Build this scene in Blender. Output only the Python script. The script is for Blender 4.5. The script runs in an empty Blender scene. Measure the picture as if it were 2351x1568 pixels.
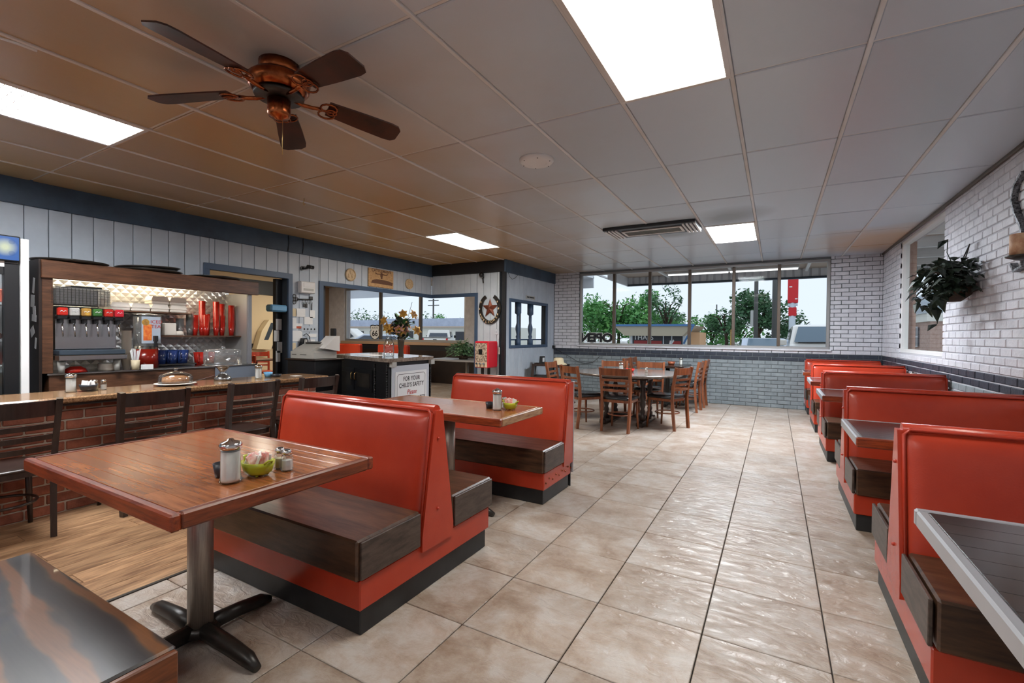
import bpy, bmesh, math, random
from mathutils import Vector, Matrix
random.seed(7)
SC = bpy.context.scene
COL = SC.collection
# ---------------------------------------------------------------- camera
cam_data = bpy.data.cameras.new('camera')
cam_data.sensor_width = 36.0
cam_data.lens = 1067.4 / 2351.0 * 36.0
cam_data.clip_start = 0.05
cam_data.clip_end = 400
CAM = bpy.data.objects.new('camera', cam_data)
COL.objects.link(CAM)
def _cam_matrix(yaw=0.5151, pit=-0.0127, rol=0.0095, loc=(0, 0, 1.2877)):
    u = Vector((0, 0, 1)); fw = Vector((-math.sin(yaw), math.cos(yaw), 0)); r = Vector((math.cos(yaw), math.sin(yaw), 0))
    F = fw * math.cos(pit) + u * math.sin(pit); u2 = u * math.cos(pit) - fw * math.sin(pit)
    Rr = r * math.cos(rol) + u2 * math.sin(rol); U = u2 * math.cos(rol) - r * math.sin(rol)
    m = Matrix(((Rr.x, U.x, -F.x, loc[0]), (Rr.y, U.y, -F.y, loc[1]), (Rr.z, U.z, -F.z, loc[2]), (0, 0, 0, 1)))
    return m, F
_m, CAMF = _cam_matrix()
CAM.matrix_world = _m
SC.camera = CAM
# ---------------------------------------------------------------- world, exposure
W = bpy.data.worlds.new('sky'); SC.world = W; W.use_nodes = True
_bg = W.node_tree.nodes['Background']
_bg.inputs[0].default_value = (0.78, 0.87, 0.99, 1)
_bg.inputs[1].default_value = 1.1
SC.view_settings.view_transform = 'Standard'
SC.view_settings.look = 'None'
SC.view_settings.gamma = 1.0
SC.view_settings.use_curve_mapping = False
SC.view_settings.exposure = 0.0
SC.cycles.max_bounces = 8
SC.cycles.diffuse_bounces = 5
SC.cycles.glossy_bounces = 4
SC.cycles.transparent_max_bounces = 12
SC.cycles.sample_clamp_indirect = 6.0
SC.cycles.caustics_reflective = False
SC.cycles.caustics_refractive = False
# ---------------------------------------------------------------- sizes
CE = 2.728                      # ceiling height
XR, XL, YB = 1.558, -6.25, 9.863  # window-side brick wall, boarded wall, street wall
# ---------------------------------------------------------------- colour helpers
def lin(c):
    c = c / 255.0
    return c / 12.92 if c <= 0.04045 else ((c + 0.055) / 1.055) ** 2.4
def rgb(r, g, b): return (lin(r), lin(g), lin(b), 1)
# ---------------------------------------------------------------- materials
def mat(name, col, rough=0.5, metal=0.0, col2=None, vs=3.0, stretch=(1, 1, 1), bump=0.0, bs=40.0, bstretch=None,
        coat=0.0, obj=False, rnd=0.0, detail=4.0, lo=0.35, hi=0.65, spec=0.5, rv=0.0):
    m = bpy.data.materials.new(name); m.use_nodes = True
    nt = m.node_tree; n = nt.nodes; l = nt.links; b = n['Principled BSDF']
    b.inputs['Base Color'].default_value = col
    b.inputs['Roughness'].default_value = rough
    b.inputs['Metallic'].default_value = metal
    b.inputs['Specular IOR Level'].default_value = spec
    b.inputs['Coat Weight'].default_value = coat
    b.inputs['Coat Roughness'].default_value = 0.12
    src = None
    if col2 is not None or bump or rv:
        if obj:
            tc = n.new('ShaderNodeTexCoord'); base = tc.outputs['Object']
        else:
            tc = n.new('ShaderNodeNewGeometry'); base = tc.outputs['Position']
    if col2 is not None:
        mp = n.new('ShaderNodeMapping'); mp.inputs['Scale'].default_value = stretch
        l.new(base, mp.inputs['Vector'])
        vec = mp.outputs['Vector']
        nz = n.new('ShaderNodeTexNoise'); nz.inputs['Scale'].default_value = vs; nz.inputs['Detail'].default_value = detail
        nz.inputs['Roughness'].default_value = 0.65
        if rnd:
            oi = n.new('ShaderNodeObjectInfo'); mul = n.new('ShaderNodeVectorMath'); mul.operation = 'SCALE'
            mul.inputs[0].default_value = (13.1, 7.7, 3.3); l.new(oi.outputs['Random'], mul.inputs['Scale'])
            ad = n.new('ShaderNodeVectorMath'); ad.operation = 'ADD'; l.new(vec, ad.inputs[0]); l.new(mul.outputs['Vector'], ad.inputs[1])
            vec = ad.outputs['Vector']
        l.new(vec, nz.inputs['Vector'])
        mr = n.new('ShaderNodeMapRange'); mr.inputs['From Min'].default_value = lo; mr.inputs['From Max'].default_value = hi
        l.new(nz.outputs['Fac'], mr.inputs['Value'])
        mx = n.new('ShaderNodeMix'); mx.data_type = 'RGBA'
        mx.inputs['A'].default_value = col; mx.inputs['B'].default_value = col2
        l.new(mr.outputs['Result'], mx.inputs['Factor'])
        src = mx.outputs['Result']
        if rnd:
            hs = n.new('ShaderNodeHueSaturation'); rr = n.new('ShaderNodeMapRange')
            rr.inputs['To Min'].default_value = 1 - rnd; rr.inputs['To Max'].default_value = 1 + rnd
            l.new(oi.outputs['Random'], rr.inputs['Value']); l.new(rr.outputs['Result'], hs.inputs['Value'])
            l.new(src, hs.inputs['Color']); src = hs.outputs['Color']
        l.new(src, b.inputs['Base Color'])
        if rv:
            rm = n.new('ShaderNodeMapRange'); rm.inputs['To Min'].default_value = rough - rv; rm.inputs['To Max'].default_value = rough + rv
            l.new(nz.outputs['Fac'], rm.inputs['Value']); l.new(rm.outputs['Result'], b.inputs['Roughness'])
    if bump:
        mp2 = n.new('ShaderNodeMapping'); mp2.inputs['Scale'].default_value = bstretch or stretch
        l.new(base, mp2.inputs['Vector'])
        n2 = n.new('ShaderNodeTexNoise'); n2.inputs['Scale'].default_value = bs; n2.inputs['Detail'].default_value = 5.0
        l.new(mp2.outputs['Vector'], n2.inputs['Vector'])
        bp = n.new('ShaderNodeBump'); bp.inputs['Strength'].default_value = bump; bp.inputs['Distance'].default_value = 0.01
        l.new(n2.outputs['Fac'], bp.inputs['Height']); l.new(bp.outputs['Normal'], b.inputs['Normal'])
    return m
def emis(name, col, strength):
    m = bpy.data.materials.new(name); m.use_nodes = True
    b = m.node_tree.nodes['Principled BSDF']
    b.inputs['Base Color'].default_value = col
    b.inputs['Emission Color'].default_value = col
    b.inputs['Emission Strength'].default_value = strength
    return m
def glass(name, tint=(1, 1, 1, 1), refl=0.09, rough=0.02, base=None, basefac=0.0, fm=0.6):
    """thin glass: clear, with a grazing-angle reflection and an optional film of dirt"""
    m = bpy.data.materials.new(name); m.use_nodes = True
    nt = m.node_tree; n = nt.nodes; l = nt.links
    out = n['Material Output']; n.remove(n['Principled BSDF'])
    tr = n.new('ShaderNodeBsdfTransparent'); tr.inputs[0].default_value = tint
    gl = n.new('ShaderNodeBsdfGlossy'); gl.inputs['Roughness'].default_value = rough
    lw = n.new('ShaderNodeLayerWeight'); lw.inputs['Blend'].default_value = 0.25
    ma = n.new('ShaderNodeMath'); ma.operation = 'MULTIPLY_ADD'; ma.inputs[1].default_value = fm; ma.inputs[2].default_value = refl
    l.new(lw.outputs['Fresnel'], ma.inputs[0]); ma.use_clamp = True
    mx = n.new('ShaderNodeMixShader'); l.new(ma.outputs[0], mx.inputs[0]); l.new(tr.outputs[0], mx.inputs[1]); l.new(gl.outputs[0], mx.inputs[2])
    last = mx.outputs[0]
    if base is not None:
        df = n.new('ShaderNodeBsdfDiffuse'); df.inputs[0].default_value = base
        m2 = n.new('ShaderNodeMixShader'); m2.inputs[0].default_value = basefac
        l.new(last, m2.inputs[1]); l.new(df.outputs[0], m2.inputs[2]); last = m2.outputs[0]
    l.new(last, out.inputs['Surface'])
    return m
# ---------------------------------------------------------------- mesh builder
class G:
    """collects shapes for ONE mesh"""
    def __init__(s): s.v = []; s.f = []; s.sm = []
    def add(s, vs, fs, smooth=False):
        o = len(s.v); s.v += [tuple(v) for v in vs]
        for f in fs: s.f.append(tuple(i + o for i in f)); s.sm.append(smooth)
        return s
    def box(s, x0, x1, y0, y1, z0, z1, c=0.0):
        if c <= 0:
            vs = [(x, y, z) for z in (z0, z1) for y in (y0, y1) for x in (x0, x1)]
            return s.add(vs, [(0, 2, 3, 1), (4, 5, 7, 6), (0, 1, 5, 4), (2, 6, 7, 3), (0, 4, 6, 2), (1, 3, 7, 5)])
        c = min(c, (x1 - x0) * .49, (y1 - y0) * .49, (z1 - z0) * .49)
        idx = {}; vs = []
        for i, x in enumerate((x0, x1)):
            for j, y in enumerate((y0, y1)):
                for k, z in enumerate((z0, z1)):
                    dx, dy, dz = (c if i == 0 else -c), (c if j == 0 else -c), (c if k == 0 else -c)
                    idx[i, j, k, 0] = len(vs); vs.append((x, y + dy, z + dz))
                    idx[i, j, k, 1] = len(vs); vs.append((x + dx, y, z + dz))
                    idx[i, j, k, 2] = len(vs); vs.append((x + dx, y + dy, z))
        I = lambda *a: idx[a]; fs = []
        for i in (0, 1):
            q = [I(i, 0, 0, 0), I(i, 1, 0, 0), I(i, 1, 1, 0), I(i, 0, 1, 0)]; fs.append(q if i else q[::-1])
            q = [I(0, i, 0, 1), I(1, i, 0, 1), I(1, i, 1, 1), I(0, i, 1, 1)]; fs.append(q[::-1] if i else q)
            q = [I(0, 0, i, 2), I(1, 0, i, 2), I(1, 1, i, 2), I(0, 1, i, 2)]; fs.append(q if i else q[::-1])
        for a in (0, 1):
            for b in (0, 1):
                fl = (a + b) % 2
                q = [I(a, b, 0, 0), I(a, b, 1, 0), I(a, b, 1, 1), I(a, b, 0, 1)]; fs.append(q if fl == 1 else q[::-1])
                q = [I(a, 0, b, 0), I(a, 1, b, 0), I(a, 1, b, 2), I(a, 0, b, 2)]; fs.append(q[::-1] if fl == 1 else q)
                q = [I(0, a, b, 1), I(1, a, b, 1), I(1, a, b, 2), I(0, a, b, 2)]; fs.append(q if fl == 1 else q[::-1])
        for i in (0, 1):
            for j in (0, 1):
                for k in (0, 1):
                    q = [I(i, j, k, 0), I(i, j, k, 1), I(i, j, k, 2)]; fs.append(q if (i + j + k) % 2 == 1 else q[::-1])
        return s.add(vs, fs)
    def prism(s, poly, a0, a1, axis='x'):
        """poly of 2-D points (counter-clockwise in the two remaining axes), extruded along axis"""
        n = len(poly)
        def p(u, v, a): return {'x': (a, u, v), 'y': (u, a, v), 'z': (u, v, a)}[axis]
        vs = [p(u, v, a0) for u, v in poly] + [p(u, v, a1) for u, v in poly]
        fs = [tuple(range(n - 1, -1, -1)), tuple(range(n, 2 * n))] + [(i, (i + 1) % n, n + (i + 1) % n, n + i) for i in range(n)]
        return s.add(vs, fs)
    def cyl(s, c, r, h, n=16, r2=None, axis='z', smooth=True):
        r2 = r if r2 is None else r2; vs = []
        def p(a, b, t): return {'z': (c[0] + a, c[1] + b, c[2] + t), 'x': (c[0] + t, c[1] + a, c[2] + b), 'y': (c[0] + b, c[1] + t, c[2] + a)}[axis]
        for rr, t in ((r, 0), (r2, h)):
            for i in range(n): vs.append(p(rr * math.cos(2 * math.pi * i / n), rr * math.sin(2 * math.pi * i / n), t))
        s.add(vs, [(i, (i + 1) % n, n + (i + 1) % n, n + i) for i in range(n)], smooth)
        o = len(s.v) - 2 * n
        s.f.append(tuple(o + i for i in range(n - 1, -1, -1))); s.sm.append(False)
        s.f.append(tuple(o + n + i for i in range(n))); s.sm.append(False)
        return s
    def lathe(s, c, prof, n=20, sx=1.0, sy=1.0, smooth=True):
        vs = []
        for r, z in prof:
            for i in range(n): vs.append((c[0] + sx * r * math.cos(2 * math.pi * i / n), c[1] + sy * r * math.sin(2 * math.pi * i / n), c[2] + z))
        fs = []
        for k in range(len(prof) - 1):
            for i in range(n): fs.append((k * n + i, k * n + (i + 1) % n, (k + 1) * n + (i + 1) % n, (k + 1) * n + i))
        s.add(vs, fs, smooth)
        o = len(s.v) - n * len(prof)
        s.f.append(tuple(o + i for i in range(n - 1, -1, -1))); s.sm.append(False)
        e = o + n * (len(prof) - 1)
        s.f.append(tuple(e + i for i in range(n))); s.sm.append(False)
        return s
    def tube(s, pts, r, n=8, rs=None, closed=False, flat=None):
        """round tube along points; flat = (a, b) gives a rectangular section of half-sizes a (side) and b (up)"""
        pts = [Vector(p) for p in pts]; m = len(pts); rings = []; up = Vector((0, 0, 1))
        prev = None
        for k, p in enumerate(pts):
            if closed: t = pts[(k + 1) % m] - pts[k - 1]
            else: t = pts[min(k + 1, m - 1)] - pts[max(k - 1, 0)]
            t.normalize()
            a = up.cross(t) if prev is None else prev - t * prev.dot(t)
            if a.length < 1e-4: a = Vector((1, 0, 0)).cross(t)
            if a.length < 1e-4: a = Vector((0, 1, 0))
            a.normalize(); b = t.cross(a); prev = a
            rr = rs[k] if rs else r
            if flat: rings.append([p + a * flat[0] * x + b * flat[1] * y for x, y in ((-1, -1), (1, -1), (1, 1), (-1, 1))])
            else: rings.append([p + a * rr * math.cos(2 * math.pi * i / n) + b * rr * math.sin(2 * math.pi * i / n) for i in range(n)])
        q = 4 if flat else n
        vs = [v for r_ in rings for v in r_]; fs = []
        for k in range(m if closed else m - 1):
            k2 = (k + 1) % m
            for i in range(q): fs.append((k * q + i, k * q + (i + 1) % q, k2 * q + (i + 1) % q, k2 * q + i))
        s.add(vs, fs, not flat)
        if not closed:
            o = len(s.v) - q * m
            s.f.append(tuple(o + i for i in range(q - 1, -1, -1))); s.sm.append(False)
            s.f.append(tuple(o + (m - 1) * q + i for i in range(q))); s.sm.append(False)
        return s
    def ball(s, c, r, n=10, m=6, sx=1, sy=1, sz=1):
        vs = []; fs = []
        for k in range(1, m):
            th = math.pi * k / m
            for i in range(n):
                ph = 2 * math.pi * i / n
                vs.append((c[0] + sx * r * math.sin(th) * math.cos(ph), c[1] + sy * r * math.sin(th) * math.sin(ph), c[2] - sz * r * math.cos(th)))
        vs.append((c[0], c[1], c[2] - sz * r)); vs.append((c[0], c[1], c[2] + sz * r)); lo, hi = len(vs) - 2, len(vs) - 1
        for k in range(m - 2):
            for i in range(n): fs.append((k * n + i, k * n + (i + 1) % n, (k + 1) * n + (i + 1) % n, (k + 1) * n + i))
        for i in range(n):
            fs.append((lo, (i + 1) % n, i)); fs.append((hi, (m - 2) * n + i, (m - 2) * n + (i + 1) % n))
        return s.add(vs, fs, True)
    def grid(s, fn, nu, nv, smooth=True):
        vs = [fn(i / nu, j / nv) for j in range(nv + 1) for i in range(nu + 1)]
        fs = [(j * (nu + 1) + i, j * (nu + 1) + i + 1, (j + 1) * (nu + 1) + i + 1, (j + 1) * (nu + 1) + i) for j in range(nv) for i in range(nu)]
        return s.add(vs, fs, smooth)
    def move(s, dx=0, dy=0, dz=0, rz=0.0, start=0, rx=0.0, ry=0.0):
        cz, sz = math.cos(rz), math.sin(rz); R = Matrix.Rotation(rz, 3, 'Z') @ Matrix.Rotation(ry, 3, 'Y') @ Matrix.Rotation(rx, 3, 'X')
        for i in range(start, len(s.v)):
            p = R @ Vector(s.v[i]); s.v[i] = (p.x + dx, p.y + dy, p.z + dz)
        return s
    def mesh(s, name, m, off=(0, 0, 0)):
        me = bpy.data.meshes.new(name)
        me.from_pydata([(v[0] - off[0], v[1] - off[1], v[2] - off[2]) for v in s.v], [], s.f)
        me.polygons.foreach_set('use_smooth', s.sm)
        if m is not None: me.materials.append(m)
        me.update()
        return me
def link(name, data, parent=None, loc=None):
    o = bpy.data.objects.new(name, data); COL.objects.link(o)
    if parent is not None: o.parent = parent
    if loc is not None: o.location = loc
    return o
def tag(o, label=None, cat=None, group=None, kind=None):
    if label: o['label'] = label
    if cat: o['category'] = cat
    if group: o['group'] = group
    if kind: o['kind'] = kind
    return o
def thing(name, loc, label, cat, group=None):
    o = link(name, None, None, loc); o.empty_display_size = 0.1
    return tag(o, label, cat, group)
def origin(o):
    p = Vector(o.location)
    while o.parent is not None:
        o = o.parent; p += Vector(o.location)
    return p
def part(name, g, m, parent, label=None, kind=None):
    """g holds world points; the part sits in its parent's frame (parents are unrotated while they are built)"""
    o = link(name, g.mesh(name, m, origin(parent)), parent)
    return tag(o, label, None, None, kind)
def single(name, g, m, label, cat, group=None):
    """a thing that is one mesh, its origin at the middle of its base"""
    xs = [v[0] for v in g.v]; ys = [v[1] for v in g.v]; zs = [v[2] for v in g.v]
    c = ((min(xs) + max(xs)) / 2, (min(ys) + max(ys)) / 2, min(zs))
    return tag(link(name, g.mesh(name, m, c), None, c), label, cat, group)
def struct(name, g, m, label=None):
    xs = [v[0] for v in g.v]; ys = [v[1] for v in g.v]; zs = [v[2] for v in g.v]
    c = ((min(xs) + max(xs)) / 2, (min(ys) + max(ys)) / 2, min(zs))
    o = link(name, g.mesh(name, m, c), None, c); o['kind'] = 'structure'
    if label: o['label'] = label
    return o
def copy_tree(o, parent=None):
    c = o.copy(); COL.objects.link(c); c.parent = parent
    for ch in list(o.children): copy_tree(ch, c)
    return c
def again(o, loc, rz=0.0, label=None, group=None):
    c = copy_tree(o); c.location = loc; c.rotation_euler = (0, 0, rz)
    if label: c['label'] = label
    if group: c['group'] = group
    return c
def lettering(name, txt, size, m, parent, loc, rot, depth=0.0008, sx=1.0, align='CENTER', shear=0.0, bold=0.0, space=1.0):
    """flat raised letters as a mesh part; loc/rot in the world, parent unrotated"""
    cu = bpy.data.curves.new(name, 'FONT'); cu.body = txt; cu.size = size; cu.align_x = align; cu.align_y = 'CENTER'
    cu.extrude = depth; cu.shear = shear; cu.offset = bold; cu.resolution_u = 3; cu.space_character = space
    t = bpy.data.objects.new(name, cu); COL.objects.link(t)
    dg = bpy.context.evaluated_depsgraph_get()
    me = bpy.data.meshes.new_from_object(t.evaluated_get(dg)); me.name = name
    bpy.data.objects.remove(t); bpy.data.curves.remove(cu)
    me.materials.clear(); me.materials.append(m)
    o = link(name, me, parent, Vector(loc) - origin(parent) if parent is not None else loc)
    o.rotation_euler = rot; o.scale = (sx, 1, 1)
    return o
def px_size(p, d=1.0):
    q = Vector(p) - Vector((0, 0, 1.2877)); w = q.dot(CAMF)
    return 1067.4 * d / w if w > 0.2 else 0
_mi = CAM.matrix_world.inverted()
def in_frame(p, marg=30):
    q = _mi @ Vector(p)
    if q.z > -0.2: return False
    x = 1175.5 + 1067.4 * q.x / -q.z; y = 784 - 1067.4 * q.y / -q.z
    return -marg < x < 2351 + marg and -marg < y < 1568 + marg
M = {}
def setm(k, *a, **kw): M[k] = mat(k, *a, **kw)
setm('vinyl', rgb(186, 64, 38), rough=0.27, col2=rgb(170, 52, 31), vs=1.6, bump=0.05, bs=160, spec=0.5)
setm('vinyl_trim', rgb(172, 52, 32), rough=0.33)
setm('kick_black', rgb(24, 26, 28), rough=0.45, col2=rgb(40, 42, 44), vs=5)
setm('seat_wood', rgb(88, 62, 44), rough=0.32, col2=rgb(50, 34, 25), vs=3.0, stretch=(1.2, 9, 9), bump=0.06, bs=30, bstretch=(1, 14, 14), rv=.08, rnd=.05)
setm('seat_wood_end', rgb(82, 68, 60), rough=0.4, col2=rgb(50, 40, 35), vs=5.0, stretch=(9, 2, 9), bump=0.08, bs=40)
setm('oak_edge', rgb(150, 66, 30), rough=0.35, col2=rgb(98, 36, 16), vs=5.0, stretch=(1.5, 12, 16), bump=0.12, bs=30, bstretch=(1, 14, 18), coat=.15)
setm('oak_edge_y', rgb(128, 62, 32), rough=0.38, col2=rgb(84, 36, 18), vs=5.0, stretch=(12, 1.5, 16), bump=0.1, bs=30, bstretch=(14, 1, 18), coat=.15)
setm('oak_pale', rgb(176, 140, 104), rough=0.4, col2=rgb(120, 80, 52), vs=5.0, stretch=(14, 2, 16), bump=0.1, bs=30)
setm('top_block', rgb(166, 102, 60), rough=0.24, col2=rgb(128, 72, 40), vs=3.2, stretch=(1.4, 16, 4), coat=.25, rnd=.10, rv=.05)
setm('top_dark', rgb(56, 40, 32), rough=0.22, col2=rgb(30, 23, 20), vs=3.2, stretch=(1.4, 16, 4), coat=.3, rnd=.12)
setm('edge_metal', rgb(186, 188, 194), rough=0.35, metal=.55)
setm('steel', rgb(186, 178, 166), rough=0.38, metal=.5, col2=rgb(160, 152, 142), vs=30, stretch=(6, 6, .3))
setm('stainless', rgb(176, 180, 184), rough=0.26, metal=1.0)
setm('chrome', rgb(214, 214, 214), rough=0.12, metal=1.0)
setm('iron', rgb(28, 26, 24), rough=0.38, col2=rgb(46, 42, 38), vs=8)
setm('dark_wood', rgb(58, 46, 42), rough=0.28, col2=rgb(40, 31, 28), vs=4, stretch=(8, 8, 1), obj=True)
setm('chair_wood', rgb(142, 84, 52), rough=0.3, col2=rgb(108, 58, 34), vs=4, stretch=(6, 6, 1), obj=True, coat=.15)
setm('red_chair', rgb(176, 66, 36), rough=0.3, col2=rgb(140, 46, 24), vs=4, stretch=(6, 6, 1), obj=True)
setm('black_pad', rgb(26, 26, 28), rough=0.22)
setm('hutch_wood', rgb(108, 72, 50), rough=0.38, col2=rgb(72, 46, 32), vs=3.5, stretch=(8, 1.4, 10), bump=0.05, bs=40, bstretch=(8, 1, 12))
setm('hutch_dark', rgb(44, 30, 24), rough=0.45, col2=rgb(28, 20, 17), vs=3)
setm('granite', rgb(176, 140, 104), rough=0.14, col2=rgb(96, 68, 48), vs=90, detail=6, spec=.55)
setm('brick_red', rgb(156, 92, 68), rough=0.7, col2=rgb(120, 66, 50), vs=9, bump=0.35, bs=60, rnd=.16)
setm('mortar', rgb(176, 164, 150), rough=0.9, bump=0.2, bs=90)
setm('brick_white', rgb(222, 223, 230), rough=0.45, col2=rgb(204, 205, 213), vs=7, bump=0.3, bs=45, rnd=.05)
setm('brick_navy', rgb(52, 60, 74), rough=0.5, col2=rgb(38, 44, 56), vs=7, bump=0.3, bs=45, rnd=.1)
setm('brick_grey', rgb(142, 152, 157), rough=0.5, col2=rgb(122, 132, 137), vs=5, bump=0.35, bs=45, rnd=.05)
setm('brick_out', rgb(188, 160, 146), rough=0.8, col2=rgb(164, 132, 118), vs=6, bump=0.2, bs=50)
setm('joint_white', rgb(188, 189, 196), rough=0.7, bump=0.2, bs=60)
setm('joint_navy', rgb(44, 50, 62), rough=0.7)
setm('joint_grey', rgb(104, 110, 114), rough=0.7, bump=0.2, bs=60)
setm('board', rgb(194, 205, 217), rough=0.55, col2=rgb(182, 193, 206), vs=2.5, bump=0.05, bs=30, bstretch=(4, 4, 1), rnd=.02)
setm('board_gap', rgb(58, 66, 76), rough=0.8)
setm('beam_blue', rgb(62, 84, 106), rough=0.5, col2=rgb(50, 66, 84), vs=3, bump=0.05, bs=30)
setm('trim_blue', rgb(62, 84, 112), rough=0.45)
setm('trim_black', rgb(24, 26, 32), rough=0.5)
setm('alu', rgb(172, 172, 172), rough=0.4, metal=.6)
setm('alu_dark', rgb(96, 84, 74), rough=0.45, metal=.4)
setm('tbar', rgb(228, 228, 230), rough=0.5, col2=rgb(206, 198, 190), vs=1.0)
setm('floor_plank', rgb(172, 136, 102), rough=0.36, col2=rgb(104, 74, 52), vs=4.2, stretch=(14, 1.2, 1), bump=0.06, bs=40, bstretch=(10, 1, 1), rnd=.24)
setm('grout', rgb(52, 46, 42), rough=0.9)
setm('strip_dark', rgb(36, 30, 26), rough=0.5)
setm('white_paint', rgb(226, 226, 226), rough=0.5)
setm('paper', rgb(232, 234, 236), rough=0.8)
setm('paper_cream', rgb(222, 206, 172), rough=0.8)
setm('paper_red', rgb(196, 92, 66), rough=0.8)
setm('plastic_black', rgb(22, 23, 26), rough=0.35)
setm('plastic_grey', rgb(176, 176, 172), rough=0.4)
setm('plastic_beige', rgb(214, 200, 168), rough=0.45)
setm('cream_wall', rgb(206, 188, 156), rough=0.7)
setm('brown_wall', rgb(140, 118, 98), rough=0.7)
setm('copper', rgb(176, 100, 58), rough=0.26, metal=1.0, col2=rgb(120, 62, 36), vs=12)
setm('blade_wood', rgb(74, 32, 18), rough=0.35, col2=rgb(42, 18, 11), vs=3, stretch=(2, 2, 2), obj=True)
setm('foam_white', rgb(240, 234, 224), rough=0.7)
setm('cup_red', rgb(184, 40, 30), rough=0.2, spec=.6)
setm('pitcher_blue', rgb(44, 66, 124), rough=0.18, spec=.6)
setm('tea_red', rgb(126, 26, 16), rough=0.2)
setm('sugar', rgb(244, 240, 236), rough=0.8)
setm('green_bowl', rgb(170, 178, 44), rough=0.28)
setm('black_bowl', rgb(40, 44, 52), rough=0.35)
setm('packet_white', rgb(240, 236, 234), rough=0.7)
setm('packet_pink', rgb(236, 128, 118), rough=0.7, col2=rgb(250, 226, 220), vs=40)
setm('leaf_green', rgb(70, 130, 56), rough=0.6, col2=rgb(36, 82, 40), vs=1.4, rnd=.1)
setm('leaf_dark', rgb(44, 62, 44), rough=0.45, col2=rgb(24, 32, 28), vs=14)
setm('leaf_pale', rgb(140, 172, 132), rough=0.5, col2=rgb(60, 110, 70), vs=20)
setm('bark', rgb(84, 68, 54), rough=0.9, col2=rgb(54, 44, 36), vs=8)
setm('flower_gold', rgb(196, 154, 60), rough=0.6, col2=rgb(150, 108, 56), vs=20)
setm('flower_mauve', rgb(176, 142, 144), rough=0.6, col2=rgb(196, 132, 104), vs=18)
setm('machine_red', rgb(196, 34, 50), rough=0.28, spec=.6)
setm('car_white', rgb(236, 232, 226), rough=0.22, coat=.5)
setm('car_silver', rgb(196, 206, 224), rough=0.2, coat=.5)
setm('car_glass', rgb(56, 66, 82), rough=0.08, spec=.8)
setm('windshield', rgb(96, 116, 132), rough=0.12, spec=.5)
setm('tyre', rgb(24, 24, 24), rough=0.8)
setm('asphalt', rgb(196, 194, 190), rough=0.9, col2=rgb(180, 178, 174), vs=4)
setm('bldg_white', rgb(222, 222, 214), rough=0.8)
setm('bldg_blue', rgb(186, 196, 216), rough=0.7, col2=rgb(170, 180, 202), vs=2)
setm('soffit', rgb(190, 172, 158), rough=0.7)
setm('fascia', rgb(232, 236, 242), rough=0.4)
setm('fascia_dark', rgb(50, 62, 74), rough=0.5)
setm('sign_red', rgb(206, 26, 36), rough=0.4)
setm('pole', rgb(84, 84, 82), rough=0.7)
setm('pole_white', rgb(196, 206, 216), rough=0.5)
setm('shop_blue', rgb(70, 112, 160), rough=0.5)
setm('shop_red', rgb(150, 44, 44), rough=0.5)
setm('shop_dark', rgb(40, 44, 54), rough=0.3)
setm('roof_metal', rgb(150, 160, 166), rough=0.5)
setm('lettering_black', rgb(26, 28, 36), rough=0.6)
setm('lettering_red', rgb(186, 40, 36), rough=0.6)
setm('plaque_wood', rgb(206, 170, 124), rough=0.6, col2=rgb(176, 134, 90), vs=6, stretch=(3, 3, 9))
setm('plaque_brown', rgb(104, 72, 54), rough=0.7)
setm('medal', rgb(218, 196, 162), rough=0.5, col2=rgb(188, 160, 122), vs=30)
setm('rust', rgb(128, 66, 44), rough=0.5, metal=.3, col2=rgb(90, 46, 32), vs=14)
setm('rust_bright', rgb(172, 98, 68), rough=0.45, metal=.3)
setm('candle', rgb(220, 186, 152), rough=0.6, col2=rgb(180, 130, 100), vs=12)
setm('silver_leaf', rgb(150, 152, 156), rough=0.4, metal=.7, col2=rgb(60, 62, 66), vs=60, lo=.4, hi=.6)
setm('brass', rgb(190, 160, 100), rough=0.3, metal=1)
setm('ply_edge', rgb(126, 70, 36), rough=0.4, col2=rgb(84, 44, 22), vs=4, stretch=(8, 1.5, 12))
setm('cloth_grey', rgb(190, 196, 206), rough=0.6)
setm('sky_blue', rgb(110, 170, 214), rough=0.4)
M['pane'] = glass('pane', (0.99, 1, 0.995, 1), refl=0.0, fm=.12)
M['jar'] = glass('jar', (0.93, 0.95, 0.94, 1), refl=0.10)
M['clear_plastic'] = glass('clear_plastic', (0.86, 0.88, 0.89, 1), refl=0.12, base=(.8, .8, .8, 1), basefac=.10)
M['cooler_glass'] = glass('cooler_glass', (0.9, 0.94, 0.96, 1), refl=0.06)
M['dome'] = glass('dome', (0.92, 0.93, 0.94, 1), refl=0.14)
M['lamp_cool'] = emis('lamp_cool', (0.96, 0.98, 1, 1), 58.0)
M['lamp_warm'] = emis('lamp_warm', (1, 0.95, 0.86, 1), 22.0)
M['lamp_soft'] = emis('lamp_soft', (1, 0.93, 0.82, 1), 32.0)
M['lamp_rear_fill'] = emis('lamp_rear_fill', (1, 0.97, 0.93, 1), 13.0)
M['lamp_dim'] = emis('lamp_dim', (0.90, 0.95, 1, 1), 92.0)
M['lamp_hutch'] = emis('lamp_hutch', (1, 0.84, 0.58, 1), 17.0)
M['lamp_tube'] = emis('lamp_tube', (1, 1, 1, 1), 2.0)
M['lamp_room'] = emis('lamp_room', (1, 0.92, 0.76, 1), 22.0)
M['lamp_cooler'] = emis('lamp_cooler', (0.9, 0.97, 1, 1), 18.0)
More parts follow.
